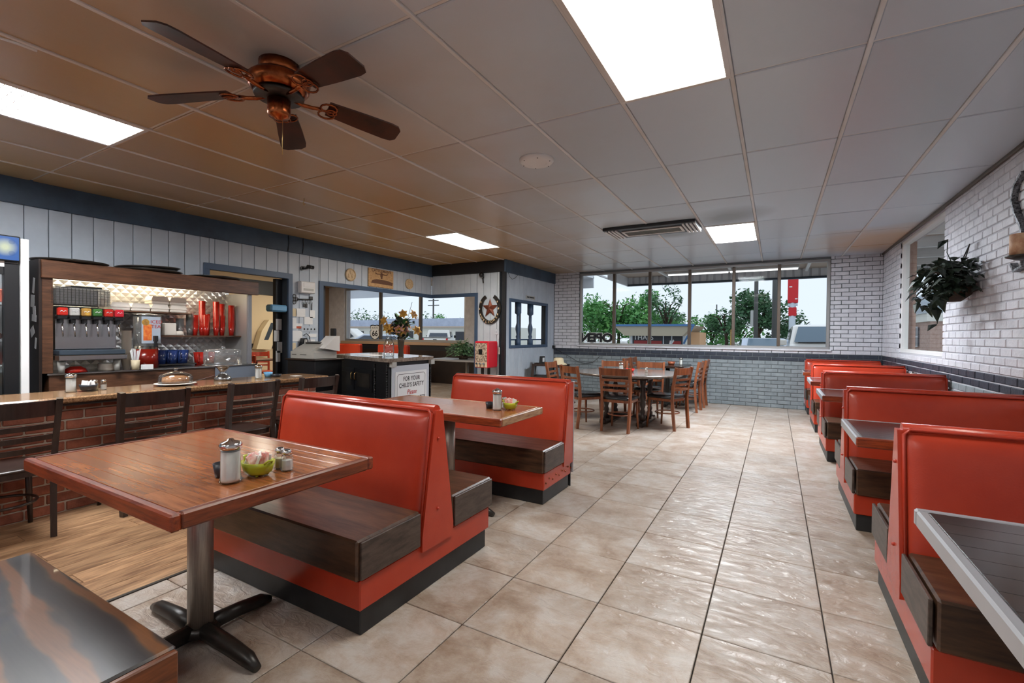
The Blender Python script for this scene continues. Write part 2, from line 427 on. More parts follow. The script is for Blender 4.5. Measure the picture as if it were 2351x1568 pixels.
# blue lit sign of the cooler: pale glow spot on blue with darker discs
def _sign_mat():
    m = bpy.data.materials.new('cooler_sign'); m.use_nodes = True
    nt = m.node_tree; n = nt.nodes; l = nt.links; b = n['Principled BSDF']
    g = n.new('ShaderNodeNewGeometry')
    sp = n.new('ShaderNodeVectorMath'); sp.operation = 'DISTANCE'; sp.inputs[1].default_value = (-5.335, 1.235, 1.955)
    l.new(g.outputs['Position'], sp.inputs[0])
    cr = n.new('ShaderNodeValToRGB'); e = cr.color_ramp.elements
    e[0].position = 0.015; e[0].color = rgb(236, 246, 210); e[1].position = 0.075; e[1].color = rgb(28, 104, 196)
    l.new(sp.outputs['Value'], cr.inputs['Fac'])
    vo = n.new('ShaderNodeTexVoronoi'); vo.inputs['Scale'].default_value = 11.0; vo.inputs['Randomness'].default_value = 0.0
    l.new(g.outputs['Position'], vo.inputs['Vector'])
    st = n.new('ShaderNodeMath'); st.operation = 'LESS_THAN'; st.inputs[1].default_value = 0.38; l.new(vo.outputs['Distance'], st.inputs[0])
    mx = n.new('ShaderNodeMix'); mx.data_type = 'RGBA'; mx.inputs['B'].default_value = rgb(24, 84, 160)
    sc = n.new('ShaderNodeMath'); sc.operation = 'MULTIPLY'; sc.inputs[1].default_value = 0.35; l.new(st.outputs[0], sc.inputs[0])
    l.new(sc.outputs[0], mx.inputs['Factor']); l.new(cr.outputs['Color'], mx.inputs['A'])
    b.inputs['Base Color'].default_value = (0, 0, 0, 1); l.new(mx.outputs['Result'], b.inputs['Emission Color'])
    b.inputs['Emission Strength'].default_value = 0.75
    return m
M['cooler_sign'] = _sign_mat()
# slate-look floor tiles: sand and grey clouds with a chiselled relief
def _slate():
    m = bpy.data.materials.new('slate_tile'); m.use_nodes = True
    nt = m.node_tree; n = nt.nodes; l = nt.links; b = n['Principled BSDF']
    g = n.new('ShaderNodeNewGeometry'); oi = n.new('ShaderNodeObjectInfo')
    sc = n.new('ShaderNodeVectorMath'); sc.operation = 'SCALE'; sc.inputs[0].default_value = (17, 11, 5); l.new(oi.outputs['Random'], sc.inputs['Scale'])
    ad = n.new('ShaderNodeVectorMath'); l.new(g.outputs['Position'], ad.inputs[0]); l.new(sc.outputs['Vector'], ad.inputs[1])
    n1 = n.new('ShaderNodeTexNoise'); n1.inputs['Scale'].default_value = 4.5; n1.inputs['Detail'].default_value = 9; n1.inputs['Roughness'].default_value = .72; n1.inputs['Distortion'].default_value = .25
    l.new(ad.outputs['Vector'], n1.inputs['Vector'])
    cr = n.new('ShaderNodeValToRGB'); cr.color_ramp.elements[0].position = .33; cr.color_ramp.elements[0].color = rgb(146, 125, 107)
    cr.color_ramp.elements[1].position = .62; cr.color_ramp.elements[1].color = rgb(190, 183, 176)
    e = cr.color_ramp.elements.new(.48); e.color = rgb(173, 158, 144)
    l.new(n1.outputs['Fac'], cr.inputs['Fac'])
    hs = n.new('ShaderNodeHueSaturation'); mr = n.new('ShaderNodeMapRange'); mr.inputs['To Min'].default_value = .90; mr.inputs['To Max'].default_value = 1.08
    l.new(oi.outputs['Random'], mr.inputs['Value']); l.new(mr.outputs['Result'], hs.inputs['Value']); l.new(cr.outputs['Color'], hs.inputs['Color'])
    l.new(hs.outputs['Color'], b.inputs['Base Color'])
    mp = n.new('ShaderNodeMapping'); mp.inputs['Scale'].default_value = (1, 2.2, 1); mp.inputs['Rotation'].default_value = (0, 0, .25); l.new(ad.outputs['Vector'], mp.inputs['Vector'])
    n2 = n.new('ShaderNodeTexNoise'); n2.inputs['Scale'].default_value = 9; n2.inputs['Detail'].default_value = 7; n2.inputs['Roughness'].default_value = .55; n2.inputs['Distortion'].default_value = .9
    l.new(mp.outputs['Vector'], n2.inputs['Vector'])
    bp = n.new('ShaderNodeBump'); bp.inputs['Strength'].default_value = .8; bp.inputs['Distance'].default_value = .018
    l.new(n2.outputs['Fac'], bp.inputs['Height']); l.new(bp.outputs['Normal'], b.inputs['Normal'])
    b.inputs['Roughness'].default_value = .31; b.inputs['Specular IOR Level'].default_value = .55
    return m
M['slate'] = _slate()
# acoustic ceiling tiles: grey paint, warm room light painted in as brown on the kitchen side, water stains by the grille
def _ceil():
    m = bpy.data.materials.new('ceiling_tile'); m.use_nodes = True
    nt = m.node_tree; n = nt.nodes; l = nt.links; b = n['Principled BSDF']
    g = n.new('ShaderNodeNewGeometry'); oi = n.new('ShaderNodeObjectInfo')
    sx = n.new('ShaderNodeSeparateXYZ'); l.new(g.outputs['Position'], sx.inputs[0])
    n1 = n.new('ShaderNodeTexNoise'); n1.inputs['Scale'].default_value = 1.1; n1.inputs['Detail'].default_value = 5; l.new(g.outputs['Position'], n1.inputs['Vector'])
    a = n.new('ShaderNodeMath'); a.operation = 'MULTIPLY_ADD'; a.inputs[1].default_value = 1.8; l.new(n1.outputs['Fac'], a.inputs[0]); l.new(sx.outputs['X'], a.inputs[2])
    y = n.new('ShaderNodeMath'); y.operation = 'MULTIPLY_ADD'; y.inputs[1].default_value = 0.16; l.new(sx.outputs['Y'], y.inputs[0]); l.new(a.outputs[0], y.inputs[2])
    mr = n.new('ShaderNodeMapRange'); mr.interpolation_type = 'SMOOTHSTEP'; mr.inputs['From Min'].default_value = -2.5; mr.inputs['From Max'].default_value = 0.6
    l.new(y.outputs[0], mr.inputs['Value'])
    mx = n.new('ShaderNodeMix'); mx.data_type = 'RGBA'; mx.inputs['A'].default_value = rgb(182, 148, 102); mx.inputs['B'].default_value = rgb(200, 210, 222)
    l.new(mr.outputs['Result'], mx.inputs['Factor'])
    # water stain round the air grille, orange patch in the corner by the window
    def blot(prev, c, r, colr, k):
        d = n.new('ShaderNodeVectorMath'); d.operation = 'DISTANCE'; d.inputs[1].default_value = c; l.new(g.outputs['Position'], d.inputs[0])
        nn = n.new('ShaderNodeMath'); nn.operation = 'MULTIPLY_ADD'; nn.inputs[1].default_value = -r * 1.1; l.new(n1.outputs['Fac'], nn.inputs[0]); l.new(d.outputs['Value'], nn.inputs[2])
        q = n.new('ShaderNodeMapRange'); q.inputs['From Min'].default_value = -r * .2; q.inputs['From Max'].default_value = r * .6; q.inputs['To Min'].default_value = k; q.inputs['To Max'].default_value = 0
        l.new(nn.outputs[0], q.inputs['Value'])
        w = n.new('ShaderNodeMix'); w.data_type = 'RGBA'; w.inputs['B'].default_value = colr; l.new(prev, w.inputs['A']); l.new(q.outputs['Result'], w.inputs['Factor'])
        return w.outputs['Result']
    c = blot(mx.outputs['Result'], (-.55, 6.1, CE), .45, rgb(112, 110, 110), .75)
    c = blot(c, (1.3, 8.6, CE), 1.1, rgb(206, 158, 100), .8)
    c = blot(c, (-1.3, 6.7, CE), .3, rgb(104, 100, 98), .7)
    hs = n.new('ShaderNodeHueSaturation'); mv = n.new('ShaderNodeMapRange'); mv.inputs['To Min'].default_value = .93; mv.inputs['To Max'].default_value = 1.05
    l.new(oi.outputs['Random'], mv.inputs['Value']); l.new(mv.outputs['Result'], hs.inputs['Value']); l.new(c, hs.inputs['Color'])
    l.new(hs.outputs['Color'], b.inputs['Base Color'])
    n2 = n.new('ShaderNodeTexNoise'); n2.inputs['Scale'].default_value = 120; n2.inputs['Detail'].default_value = 3; l.new(g.outputs['Position'], n2.inputs['Vector'])
    n3 = n.new('ShaderNodeTexNoise'); n3.inputs['Scale'].default_value = 9; n3.inputs['Detail'].default_value = 4; l.new(g.outputs['Position'], n3.inputs['Vector'])
    s2 = n.new('ShaderNodeMath'); s2.operation = 'MULTIPLY_ADD'; s2.inputs[1].default_value = .25; l.new(n2.outputs['Fac'], s2.inputs[0]); l.new(n3.outputs['Fac'], s2.inputs[2])
    bp = n.new('ShaderNodeBump'); bp.inputs['Strength'].default_value = .12; bp.inputs['Distance'].default_value = .01
    l.new(s2.outputs[0], bp.inputs['Height']); l.new(bp.outputs['Normal'], b.inputs['Normal'])
    b.inputs['Roughness'].default_value = .30; b.inputs['Specular IOR Level'].default_value = .65
    return m
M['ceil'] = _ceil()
# quilted stainless sheet behind the back bar: diamond embossing
def _quilt():
    m = bpy.data.materials.new('quilted_steel'); m.use_nodes = True
    nt = m.node_tree; n = nt.nodes; l = nt.links; b = n['Principled BSDF']
    b.inputs['Base Color'].default_value = rgb(196, 196, 196); b.inputs['Metallic'].default_value = .6; b.inputs['Roughness'].default_value = .34
    return m
M['quilt'] = _quilt()

# stained plywood: flame grain of brown early wood on grey-black late wood
def _ply():
    m = bpy.data.materials.new('ply'); m.use_nodes = True
    nt = m.node_tree; n = nt.nodes; l = nt.links; b = n['Principled BSDF']
    g = n.new('ShaderNodeNewGeometry'); mp = n.new('ShaderNodeMapping'); mp.inputs['Scale'].default_value = (.8, 2.4, 1); mp.inputs['Rotation'].default_value = (0, 0, .3); l.new(g.outputs['Position'], mp.inputs['Vector'])
    w = n.new('ShaderNodeTexWave'); w.bands_direction = 'Y'; w.inputs['Scale'].default_value = 1.1; w.inputs['Distortion'].default_value = 7.0; w.inputs['Detail'].default_value = 4.0; w.inputs['Detail Scale'].default_value = 1.2
    l.new(mp.outputs['Vector'], w.inputs['Vector'])
    cr = n.new('ShaderNodeValToRGB'); e = cr.color_ramp.elements; e[0].position = .30; e[0].color = rgb(46, 44, 46); e[1].position = .85; e[1].color = rgb(116, 78, 50)
    q = e.new(.62); q.color = rgb(66, 58, 54); l.new(w.outputs['Fac'], cr.inputs['Fac'])
    mp2 = n.new('ShaderNodeMapping'); mp2.inputs['Scale'].default_value = (3, 60, 1); l.new(g.outputs['Position'], mp2.inputs['Vector'])
    n2 = n.new('ShaderNodeTexNoise'); n2.inputs['Scale'].default_value = 3; l.new(mp2.outputs['Vector'], n2.inputs['Vector'])
    mv = n.new('ShaderNodeMapRange'); mv.inputs['To Min'].default_value = .8; mv.inputs['To Max'].default_value = 1.2; l.new(n2.outputs['Fac'], mv.inputs['Value'])
    hs = n.new('ShaderNodeHueSaturation'); l.new(mv.outputs['Result'], hs.inputs['Value']); l.new(cr.outputs['Color'], hs.inputs['Color']); l.new(hs.outputs['Color'], b.inputs['Base Color'])
    b.inputs['Roughness'].default_value = .3; b.inputs['Coat Weight'].default_value = .2
    return m
M['ply'] = _ply()
# ================================================================ THE SETTING
# ---- floor: slab with slate-look tiles, wood-look planks by the counter
fl = struct('floor', G().box(-12.3, 1.85, -3.2, 10.15, -.12, -.012), M['grout'], 'grouted slab carrying slate-look tiles and wood-look planks')
FS = .4684; FX = -1.1954; FY = 2.1543; WB = -2.755
tiles = []; tilemesh = {}
def tile_mesh(w, d):
    k = (round(w, 3), round(d, 3))
    if k not in tilemesh: tilemesh[k] = G().box(-w / 2, w / 2, -d / 2, d / 2, -.012, 0, c=.0025).mesh('floor_tile', M['slate'])
    return tilemesh[k]
for i in range(-24, 6):
    for j in range(-12, 18):
        x0, x1, y0, y1 = FX + FS * i, FX + FS * (i + 1), FY + FS * j, FY + FS * (j + 1)
        x1 = min(x1, XR); y1 = min(y1, YB); x0 = max(x0, -12.2); y0 = max(y0, -3.1)
        if y0 < 4.03:
            if x1 <= WB or x0 < WB: x0 = max(x0, WB + .012)
        if x1 - x0 < .04 or y1 - y0 < .04: continue
        tiles.append((x0 + .0025, x1 - .0025, y0 + .0025, y1 - .0025))
def vis_tile(t):
    c = ((t[0] + t[1]) / 2, (t[2] + t[3]) / 2, 0)
    if not in_frame(c, 120): return 0
    if c[0] < -5.0: return 0.1
    return px_size(c)
tiles.sort(key=vis_tile, reverse=True)
rest = G()
for k, t in enumerate(tiles):
    if k < 290 and vis_tile(t) > 0:
        o = link('floor_tile', tile_mesh(t[1] - t[0], t[3] - t[2]), fl)
        o.location = Vector(((t[0] + t[1]) / 2, (t[2] + t[3]) / 2, 0)) - origin(fl)
        o.rotation_euler = (random.uniform(-.0012, .0012), random.uniform(-.0012, .0012), 0)
    else: rest.box(t[0], t[1], t[2], t[3], -.012, 0)
part('floor_tiles_beyond', rest, M['slate'], fl, kind='stuff')
pm = {}
x = WB - .012
random.seed(3)
while x > -4.42:
    w = .152; y = -1.2 - random.random()
    while y < 4.0:
        L = 1.05 + random.choice((0, .12, .2)); y1 = min(y + L, 4.0); y0 = max(y, -1.2)
        if y1 - y0 > .05:
            k = round(y1 - y0, 2)
            if k not in pm: pm[k] = G().box(-w / 2 + .001, w / 2 - .001, -k / 2 + .001, k / 2 - .001, -.012, 0, c=.0012).mesh('floor_plank', M['floor_plank'])
            o = link('floor_plank', pm[k], fl); o.location = Vector((x - w / 2, (y0 + y1) / 2, 0)) - origin(fl)
        y = y1 if y1 > y else y + L
        if y1 >= 4.0: break
    x -= w
part('transition_strip', G().box(WB - .012, WB + .012, -1.2, 4.02, -.012, .003, c=.003), M['strip_dark'], fl, 'dark strip between tiles and planks')
part('service_floor', G().box(-6.2, -4.5, -3.1, 4.0, -.012, -.002), mat('service_floor', rgb(70, 62, 56), rough=.6), fl)

# ---- ceiling: lay-in tiles on a painted grid
ce = struct('ceiling', G().box(-12.3, 1.85, -3.2, 10.15, CE + .05, CE + .15), mat('plenum', rgb(90, 84, 78), rough=.9), 'suspended ceiling of painted lay-in tiles')
CX, CY, CW, CD = -2.0571, 1.6158, .6096, 1.2192
LIGHT_CELLS = {(2, 0), (2, 4), (-4, -1), (-4, 3), (2, -3), (-4, -4), (-1, -3)}
cm = {}
def cell(i, j): return CX + CW * i, CX + CW * (i + 1), CY + CD * j, CY + CD * (j + 1)
random.seed(11)
for i in range(-7, 6):
    for j in range(-4, 7):
        x0, x1, y0, y1 = cell(i, j); x0 = max(x0, XL + .02); x1 = min(x1, XR); y1 = min(y1, YB); y0 = max(y0, -3.1)
        if x0 > -6.3 and x1 - x0 > .05 and y1 - y0 > .05 and (i, j) not in LIGHT_CELLS:
            k = (round(x1 - x0, 3), round(y1 - y0, 3))
            if k not in cm:
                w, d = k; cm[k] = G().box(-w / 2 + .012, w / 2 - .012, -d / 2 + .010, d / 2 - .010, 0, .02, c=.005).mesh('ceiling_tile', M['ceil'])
            o = link('ceiling_tile', cm[k], ce)
            o.location = Vector(((x0 + x1) / 2, (y0 + y1) / 2, CE - .004 + random.uniform(0, .003))) - origin(ce)
            o.rotation_euler = (random.uniform(-.002, .002), random.uniform(-.003, .003), 0)
g = G()
for i in range(-6, 6): g.box(CX + CW * i - .011, CX + CW * i + .011, -3.1, YB, CE - .010, CE + .02, c=.003)
for j in range(-3, 7): g.box(XL, XR, CY + CD * j - .010, CY + CD * j + .010, CE + .004, CE + .03, c=.003)
part('ceiling_grid', g, M['tbar'], ce)
part('paint_chip', G().tube([(-3.335, .70, CE - .006), (-3.325, .755, CE - .006), (-3.308, .811, CE - .006), (-3.299, .88, CE - .006)], .008, 6, rs=[.006, .007, .009, .012]), M['white_paint'], ce, 'long white paint chip')
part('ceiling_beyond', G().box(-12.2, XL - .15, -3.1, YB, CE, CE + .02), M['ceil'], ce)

# ---- brick laying
BL, BH, BJ = .2, .0625, .010
def lay(parent, to_world, u0, u1, z0, z1, holes, matname, axis, face, n_parts=300, seed=1, cut=None):
    """courses of bricks on a plane: to_world(u, z) -> point on the face; the first n_parts (largest in view) are parts"""
    rr = random.Random(seed); out = []; k = 0; z = z0
    while z < z1 - .02:
        h = min(BH, z1 - z); u = u0 - (0 if k % 2 == 0 else (BL + BJ) / 2)
        while u < u1:
            a, b = max(u, u0), min(u + BL, u1)
            segs = [(a, b)]
            for (ha, hb, hz0, hz1) in holes:
                if z + h > hz0 + .005 and z < hz1 - .005:
                    ns = []
                    for (p, q) in segs:
                        if q <= ha or p >= hb: ns.append((p, q))
                        else:
                            if p < ha: ns.append((p, ha))
                            if q > hb: ns.append((hb, q))
                    segs = ns
            for (p, q) in segs:
                if q - p > .02: out.append((p, q, z, z + h))
            u += BL + BJ
        z += BH + BJ; k += 1
    def score(b):
        p = to_world((b[0] + b[1]) / 2, (b[2] + b[3]) / 2)
        if not in_frame(p, 10): return 0
        if cut and not cut(p): return 0.01
        return px_size(p) * (b[1] - b[0])
    out.sort(key=score, reverse=True)
    meshes = {}; rests = {}
    for i, b in enumerate(out):
        mn = matname((b[2] + b[3]) / 2); L = round(b[1] - b[0], 2); H = round(b[3] - b[2], 3); t = .010
        c = Vector(to_world((b[0] + b[1]) / 2, (b[2] + b[3]) / 2))
        if i < n_parts and score(b) > .02:
            if (L, H, mn) not in meshes:
                gg = G()
                if axis == 'x': gg.box(-.02, t, -L / 2, L / 2, -H / 2, H / 2, c=.005)
                else: gg.box(-L / 2, L / 2, -.02, t, -H / 2, H / 2, c=.005)
                meshes[L, H, mn] = gg.mesh('brick', M[mn])
            o = link('brick', meshes[L, H, mn], parent); o.location = c + Vector(face) * rr.uniform(-.0035, .0015) - origin(parent)
            if (axis == 'x' and face[0] < 0) or (axis == 'y' and face[1] < 0): o.rotation_euler = (0, 0, math.pi)
        else:
            gg = rests.setdefault(mn, G()); s = (face[0] if axis == 'x' else face[1]); d = t + rr.uniform(-.0035, .0015); e0, e1 = sorted((-.02 * s, d * s))
            if axis == 'x': gg.box(c.x + e0, c.x + e1, c.y - L / 2, c.y + L / 2, c.z - H / 2, c.z + H / 2)
            else: gg.box(c.x - L / 2, c.x + L / 2, c.y + e0, c.y + e1, c.z - H / 2, c.z + H / 2)
    for mn, gg in rests.items(): part('bricks_beyond', gg, M[mn], parent, kind='stuff')

def wall_with_hole(x0, x1, y0, y1, z0, z1, hole, axis):
    """solid wall round one opening; hole = (u0, u1, z0, z1)"""
    g = G(); u0, u1, a, b = hole
    if axis == 'x':
        for (p, q, r, s) in ((y0, u0, z0, z1), (u1, y1, z0, z1), (u0, u1, z0, a), (u0, u1, b, z1)):
            if q - p > .001 and s - r > .001: g.box(x0, x1, p, q, r, s)
    else:
        for (p, q, r, s) in ((x0, u0, z0, z1), (u1, x1, z0, z1), (u0, u1, z0, a), (u0, u1, b, z1)):
            if q - p > .001 and s - r > .001: g.box(p, q, y0, y1, r, s)
    return g
# painted brick wall along the booths, with its window
RW = (6.62, 8.66, 1.10, 2.69)
def paint(z): return 'brick_white' if z > 1.0 else ('brick_navy' if z > .85 else 'brick_grey')
wr = struct('wall_right', wall_with_hole(XR + .012, XR + .19, -3.2, YB, 0, CE + .05, RW, 'x'), M['joint_white'], 'painted brick wall beside the row of booths')
lay(wr, lambda u, z: (XR + .012, u, z), 2.0, YB - .01, 0.0, CE, [RW], paint, 'x', (-1, 0, 0), 300, 5, cut=lambda p: p[2] > .75)
part('wall_face', G().box(XR + .004, XR + .02, -3.2, 2.0, 0, CE), M['brick_white'], wr)
# street wall: big window, painted brick
BW = (-3.86, .835, 1.09, 2.70)
def paint_b(z): return 'brick_white' if z > 1.0 else ('brick_navy' if z > .86 else 'brick_grey')
wb = struct('wall_back', wall_with_hole(-4.62, XR + .28, YB + .012, YB + .26, 0, CE + .05, BW, 'y'), M['joint_grey'], 'painted brick street wall under the wide window')
lay(wb, lambda u, z: (u, YB + .012, z), -4.46, XR, 0.0, CE, [BW], paint_b, 'y', (0, -1, 0), 300, 6, cut=lambda p: not (-2.8 < p[0] < -1.3 and p[2] < .75) and p[0] < 1.0)
# boarded wall on the kitchen side: boards over a dark backing, door opening, header over the opening to the side room
DO = (3.24, 4.33, 2.10)           # passage door
HO = 4.89                         # start of the wide opening
wl = struct('wall_left', G().box(XL - .14, XL - .016, -3.2, DO[0], 0, CE).box(XL - .14, XL - .016, DO[0], DO[1], DO[2], CE)
            .box(XL - .14, XL - .016, DO[1], HO, 0, CE).box(XL - .14, XL - .016, HO, 7.62, 2.09, CE), M['board_gap'], 'grey vertical board wall behind the counter')
bmesh_cache = {}
def boards(parent, axis, fixed, face, segs, pitch=.1735, start=0.0):
    for (u0, u1, z0, z1) in segs:
        u = start + math.floor((u0 - start) / pitch) * pitch
        while u < u1:
            a, b = max(u, u0) + .003, min(u + pitch, u1) - .003
            if b - a > .01:
                k = (axis, face, round(b - a, 3), round(z1 - z0, 3))
                if k not in bmesh_cache:
                    gg = G(); w, h = k[2], k[3]; e0, e1 = sorted((-.012 * face, .004 * face))
                    if axis == 'x': gg.box(e0, e1, -w / 2, w / 2, 0, h, c=.003)
                    else: gg.box(-w / 2, w / 2, e0, e1, 0, h, c=.003)
                    bmesh_cache[k] = gg.mesh('wall_board', M['board'])
                o = link('wall_board', bmesh_cache[k], parent)
                o.location = Vector((fixed, (a + b) / 2, z0) if axis == 'x' else ((a + b) / 2, fixed, z0)) - origin(parent)
            u += pitch
boards(wl, 'x', XL - .004, 1, [(-3.1, DO[0], .0, 2.49), (DO[0], DO[1], DO[2], 2.49), (DO[1], HO, 0, 2.49), (HO, 7.6, 2.09, 2.49)], start=1.572)
wf = struct('wall_entry', G().box(-6.25, -5.12, 7.636, 7.76, 2.09, CE).box(-5.12, -4.486, 7.636, 7.76, 0, CE), M['board_gap'], 'grey board wall with the horseshoe beside the entry')
boards(wf, 'y', 7.624, -1, [(-6.24, -5.12, 2.09, 2.5), (-5.12, -4.50, 0, 2.5)], pitch=.1535, start=-4.50)
VW = (7.80, 9.46, 1.09, 1.96)     # spindle window to the vestibule
wv = struct('wall_vestibule', wall_with_hole(-4.60, -4.486, 7.62, YB + .01, 0, CE, VW, 'x'), M['board_gap'], 'grey board wall with the spindle window')
boards(wv, 'x', -4.474, 1, [(7.65, VW[0], 0, 2.5), (VW[0], VW[1], 0, VW[2]), (VW[0], VW[1], VW[3], 2.5), (VW[1], YB, 0, 2.5)], pitch=.1735, start=7.65)
# dark blue beams under the ceiling
struct('trim_1', G().box(XL - .01, XL + .035, -3.1, 7.64, 2.485, CE + .02, c=.004), M['beam_blue'], 'dark blue beam above the counter wall')
struct('trim_2', G().box(XL + .03, -4.47, 7.585, 7.625, 2.5, CE + .02, c=.004), M['trim_black'], 'near-black beam above the horseshoe wall')
struct('trim_3', G().box(-4.478, -4.44, 7.58, YB, 2.49, CE + .02, c=.004), M['beam_blue'], 'dark blue beam above the spindle window')
struct('trim_4', G().box(-4.52, -4.445, 7.575, 7.63, 0, 2.5, c=.004), M['trim_black'], 'near-black corner post beside the horseshoe')
# door and opening casings
struct('trim_5', G().box(XL - .02, XL + .02, DO[0] - .07, DO[1] + .07, DO[2] - .01, DO[2] + .07, c=.004).box(XL - .02, XL + .02, DO[1], DO[1] + .07, 0, DO[2], c=.004)
       .box(XL - .02, XL + .02, DO[0] - .07, DO[0], 0, DO[2], c=.004), M['trim_blue'], 'blue casing of the passage door')
struct('trim_6', G().box(XL - .02, XL + .022, HO - .03, 7.64, 2.05, 2.12, c=.004).box(XL - .02, XL + .022, HO - .03, HO + .05, 0, 2.06, c=.004)
       .box(XL, -5.09, 7.60, 7.64, 2.05, 2.12, c=.004).box(-5.16, -5.09, 7.60, 7.64, 0, 2.06, c=.004), M['trim_blue'], 'blue casing of the wide opening to the side room')
struct('trim_7', G().box(XL - .45, XL - .13, HO, HO + .03, 0, 2.09).box(XL - .16, XL - .13, HO + .03, HO + .2, 0, 2.09), M['trim_black'], 'black panel with papers inside the opening')
struct('trim_8', G().box(XL - .20, XL - .13, DO[1] - .10, DO[1], 0, 2.09), M['trim_black'], 'black door jamb hung with papers')
# rear of the dining room, behind the camera, and the rest of the shell
struct('wall_rear', G().box(-12.3, 1.85, -3.3, -3.1, 0, CE + .05), M['board'], 'plain painted rear wall')
struct('wall_far_left', G().box(-12.35, -12.2, -3.2, YB + .2, 0, CE + .05), M['brown_wall'], 'brown end wall of the side room')
struct('wall_passage', G().box(-11.35, -11.2, 2.2, 7.9, 0, CE).box(-11.3, XL - .14, 2.1, 2.2, 0, CE), M['cream_wall'], 'cream panelled wall seen through the passage door')
struct('trim_9', G().box(-11.2, -11.18, 2.2, 7.9, .90, 1.03).box(-11.2, -11.17, 2.2, 7.9, 2.25, 2.60), M['trim_black'], 'dark rails on the cream wall')
# side-room street wall with its own window
SW = (-11.52, -6.99, 1.085, 2.68)
DW = (-6.2, -4.74, 0.02, 2.4)
gw = wall_with_hole(-12.3, -6.4, YB + .012, YB + .26, 0, CE + .05, SW, 'y'); g2 = wall_with_hole(-6.4, -4.62, YB + .012, YB + .26, 0, CE + .05, DW, 'y'); gw.add(g2.v, g2.f)
ws = struct('wall_side_room', gw, M['brick_white'], 'street wall of the side room')
part('sill_band', G().box(-12.2, -4.62, YB - .02, YB + .012, .86, 1.0), M['trim_black'], ws, 'black band under the window')
part('wainscot', G().box(-12.2, -6.3, YB - .03, YB + .012, 0, .86), M['hutch_dark'], ws, 'dark brown wainscot')
part('sill_board', G().box(-11.6, -6.95, YB - .05, YB + .02, 1.0, 1.085, c=.006), mat('sill_board', rgb(176, 146, 120), rough=.5), ws, 'brown sill board')

# ---- windows
def mullion_window(name, axis, fixed, u0, u1, z0, z1, muls, w=.05, d=.08, label=None, m='alu'):
    r = link(name, None, None, (0, 0, 0)); r['kind'] = 'structure'
    if label: r['label'] = label
    def bx(g, a, b, c, e, t0, t1):
        if axis == 'y': g.box(a, b, fixed + t0, fixed + t1, c, e, c=.004)
        else: g.box(fixed + t0, fixed + t1, a, b, c, e, c=.004)
        return g
    g = G(); bx(g, u0, u1, z0, z0 + w, 0, d); bx(g, u0, u1, z1 - w, z1, 0, d); bx(g, u0, u0 + w, z0 + w, z1 - w, 0, d); bx(g, u1 - w, u1, z0 + w, z1 - w, 0, d)
    part('window_frame', g, M[m], r)
    for q in muls: part('mullion', bx(G(), q - w * .55, q + w * .55, z0 + w, z1 - w, -.01, d), M['alu_dark' if m == 'alu' else m], r)
    e = [u0 + w] + list(muls) + [u1 - w]
    for a, b in zip(e[:-1], e[1:]): part('pane', bx(G(), a, b, z0 + w * .5, z1 - w * .5, d * .45, d * .45 + .006), M['pane'], r)
    return r
w1 = mullion_window('window_1', 'y', YB + .05, BW[0], BW[1], BW[2], BW[3], (-3.07, -2.305, -1.515, -.71, .05), label='wide six-pane street window')
part('window_sill', G().box(BW[0] - .02, BW[1] + .02, YB - .03, YB + .06, BW[2] - .03, BW[2] + .005, c=.005), M['brick_white'], w1)
o = lettering('open_lettering', 'OPEN', .262, M['lettering_black'], w1, (-3.475, YB + .098, 1.25), (math.pi / 2, 0, math.pi), depth=.001, sx=1.08, bold=.012)
o2 = lettering('open_lettering_outline', 'OPEN', .262, M['white_paint'], w1, (-3.475, YB + .101, 1.25), (math.pi / 2, 0, math.pi), depth=.0005, sx=1.08, bold=.022)
struct('trim_10', G().box(XR - .022, XR + .012, -3.1, YB, CE - .03, CE + .0, c=.004), M['alu_dark'], 'thin dark moulding where the brick meets the ceiling')
part('jamb_brick', G().box(XR + .10, XR + .19, RW[1] - .012, RW[1], RW[2], RW[3]), M['brick_out'], wr, 'bare brick window reveal')
mullion_window('window_2', 'x', XR + .025, RW[0], RW[1], RW[2], RW[3], (), label='white framed window in the booth wall', m='white_paint')
w3 = mullion_window('window_3', 'y', YB + .05, SW[0], SW[1], SW[2], SW[3], (-10.05, -8.54), w=.06, label='three-pane street window of the side room', m='alu')
# vestibule window: frame and two turned spindles
w4 = link('window_4', None, None, (0, 0, 0)); w4['kind'] = 'structure'; w4['label'] = 'interior window with two turned spindles'
g = G()
for (a, b, c, e) in ((VW[0] - .03, VW[1] + .03, VW[3] - .01, VW[3] + .05), (VW[0] - .03, VW[1] + .03, VW[2] - .05, VW[2] + .01), (VW[0] - .03, VW[0] + .03, VW[2], VW[3]), (VW[1] - .03, VW[1] + .03, VW[2], VW[3])):
    g.box(-4.49, -4.45, a, b, c, e, c=.006)
part('window_frame', g, M['trim_blue'], w4)
sp = [(.045, 0), (.06, .01), (.06, .12), (.03, .14), (.045, .17), (.03, .22), (.05, .32), (.05, .38), (.028, .46), (.032, .58), (.03, .62), (.065, .65), (.065, .87)]
for y in (8.24, 8.78): part('spindle', G().lathe((-4.53, y, VW[2]), sp, 12), M['trim_blue'], w4)
part('window_rail', G().box(-4.60, -4.56, VW[0], VW[1], VW[2] + .10, VW[2] + .13), M['trim_blue'], w4)
d1 = mullion_window('door_1', 'y', YB + .05, DW[0], DW[1], DW[2], DW[3], (-5.45,), w=.07, label='glazed entry door onto the street')
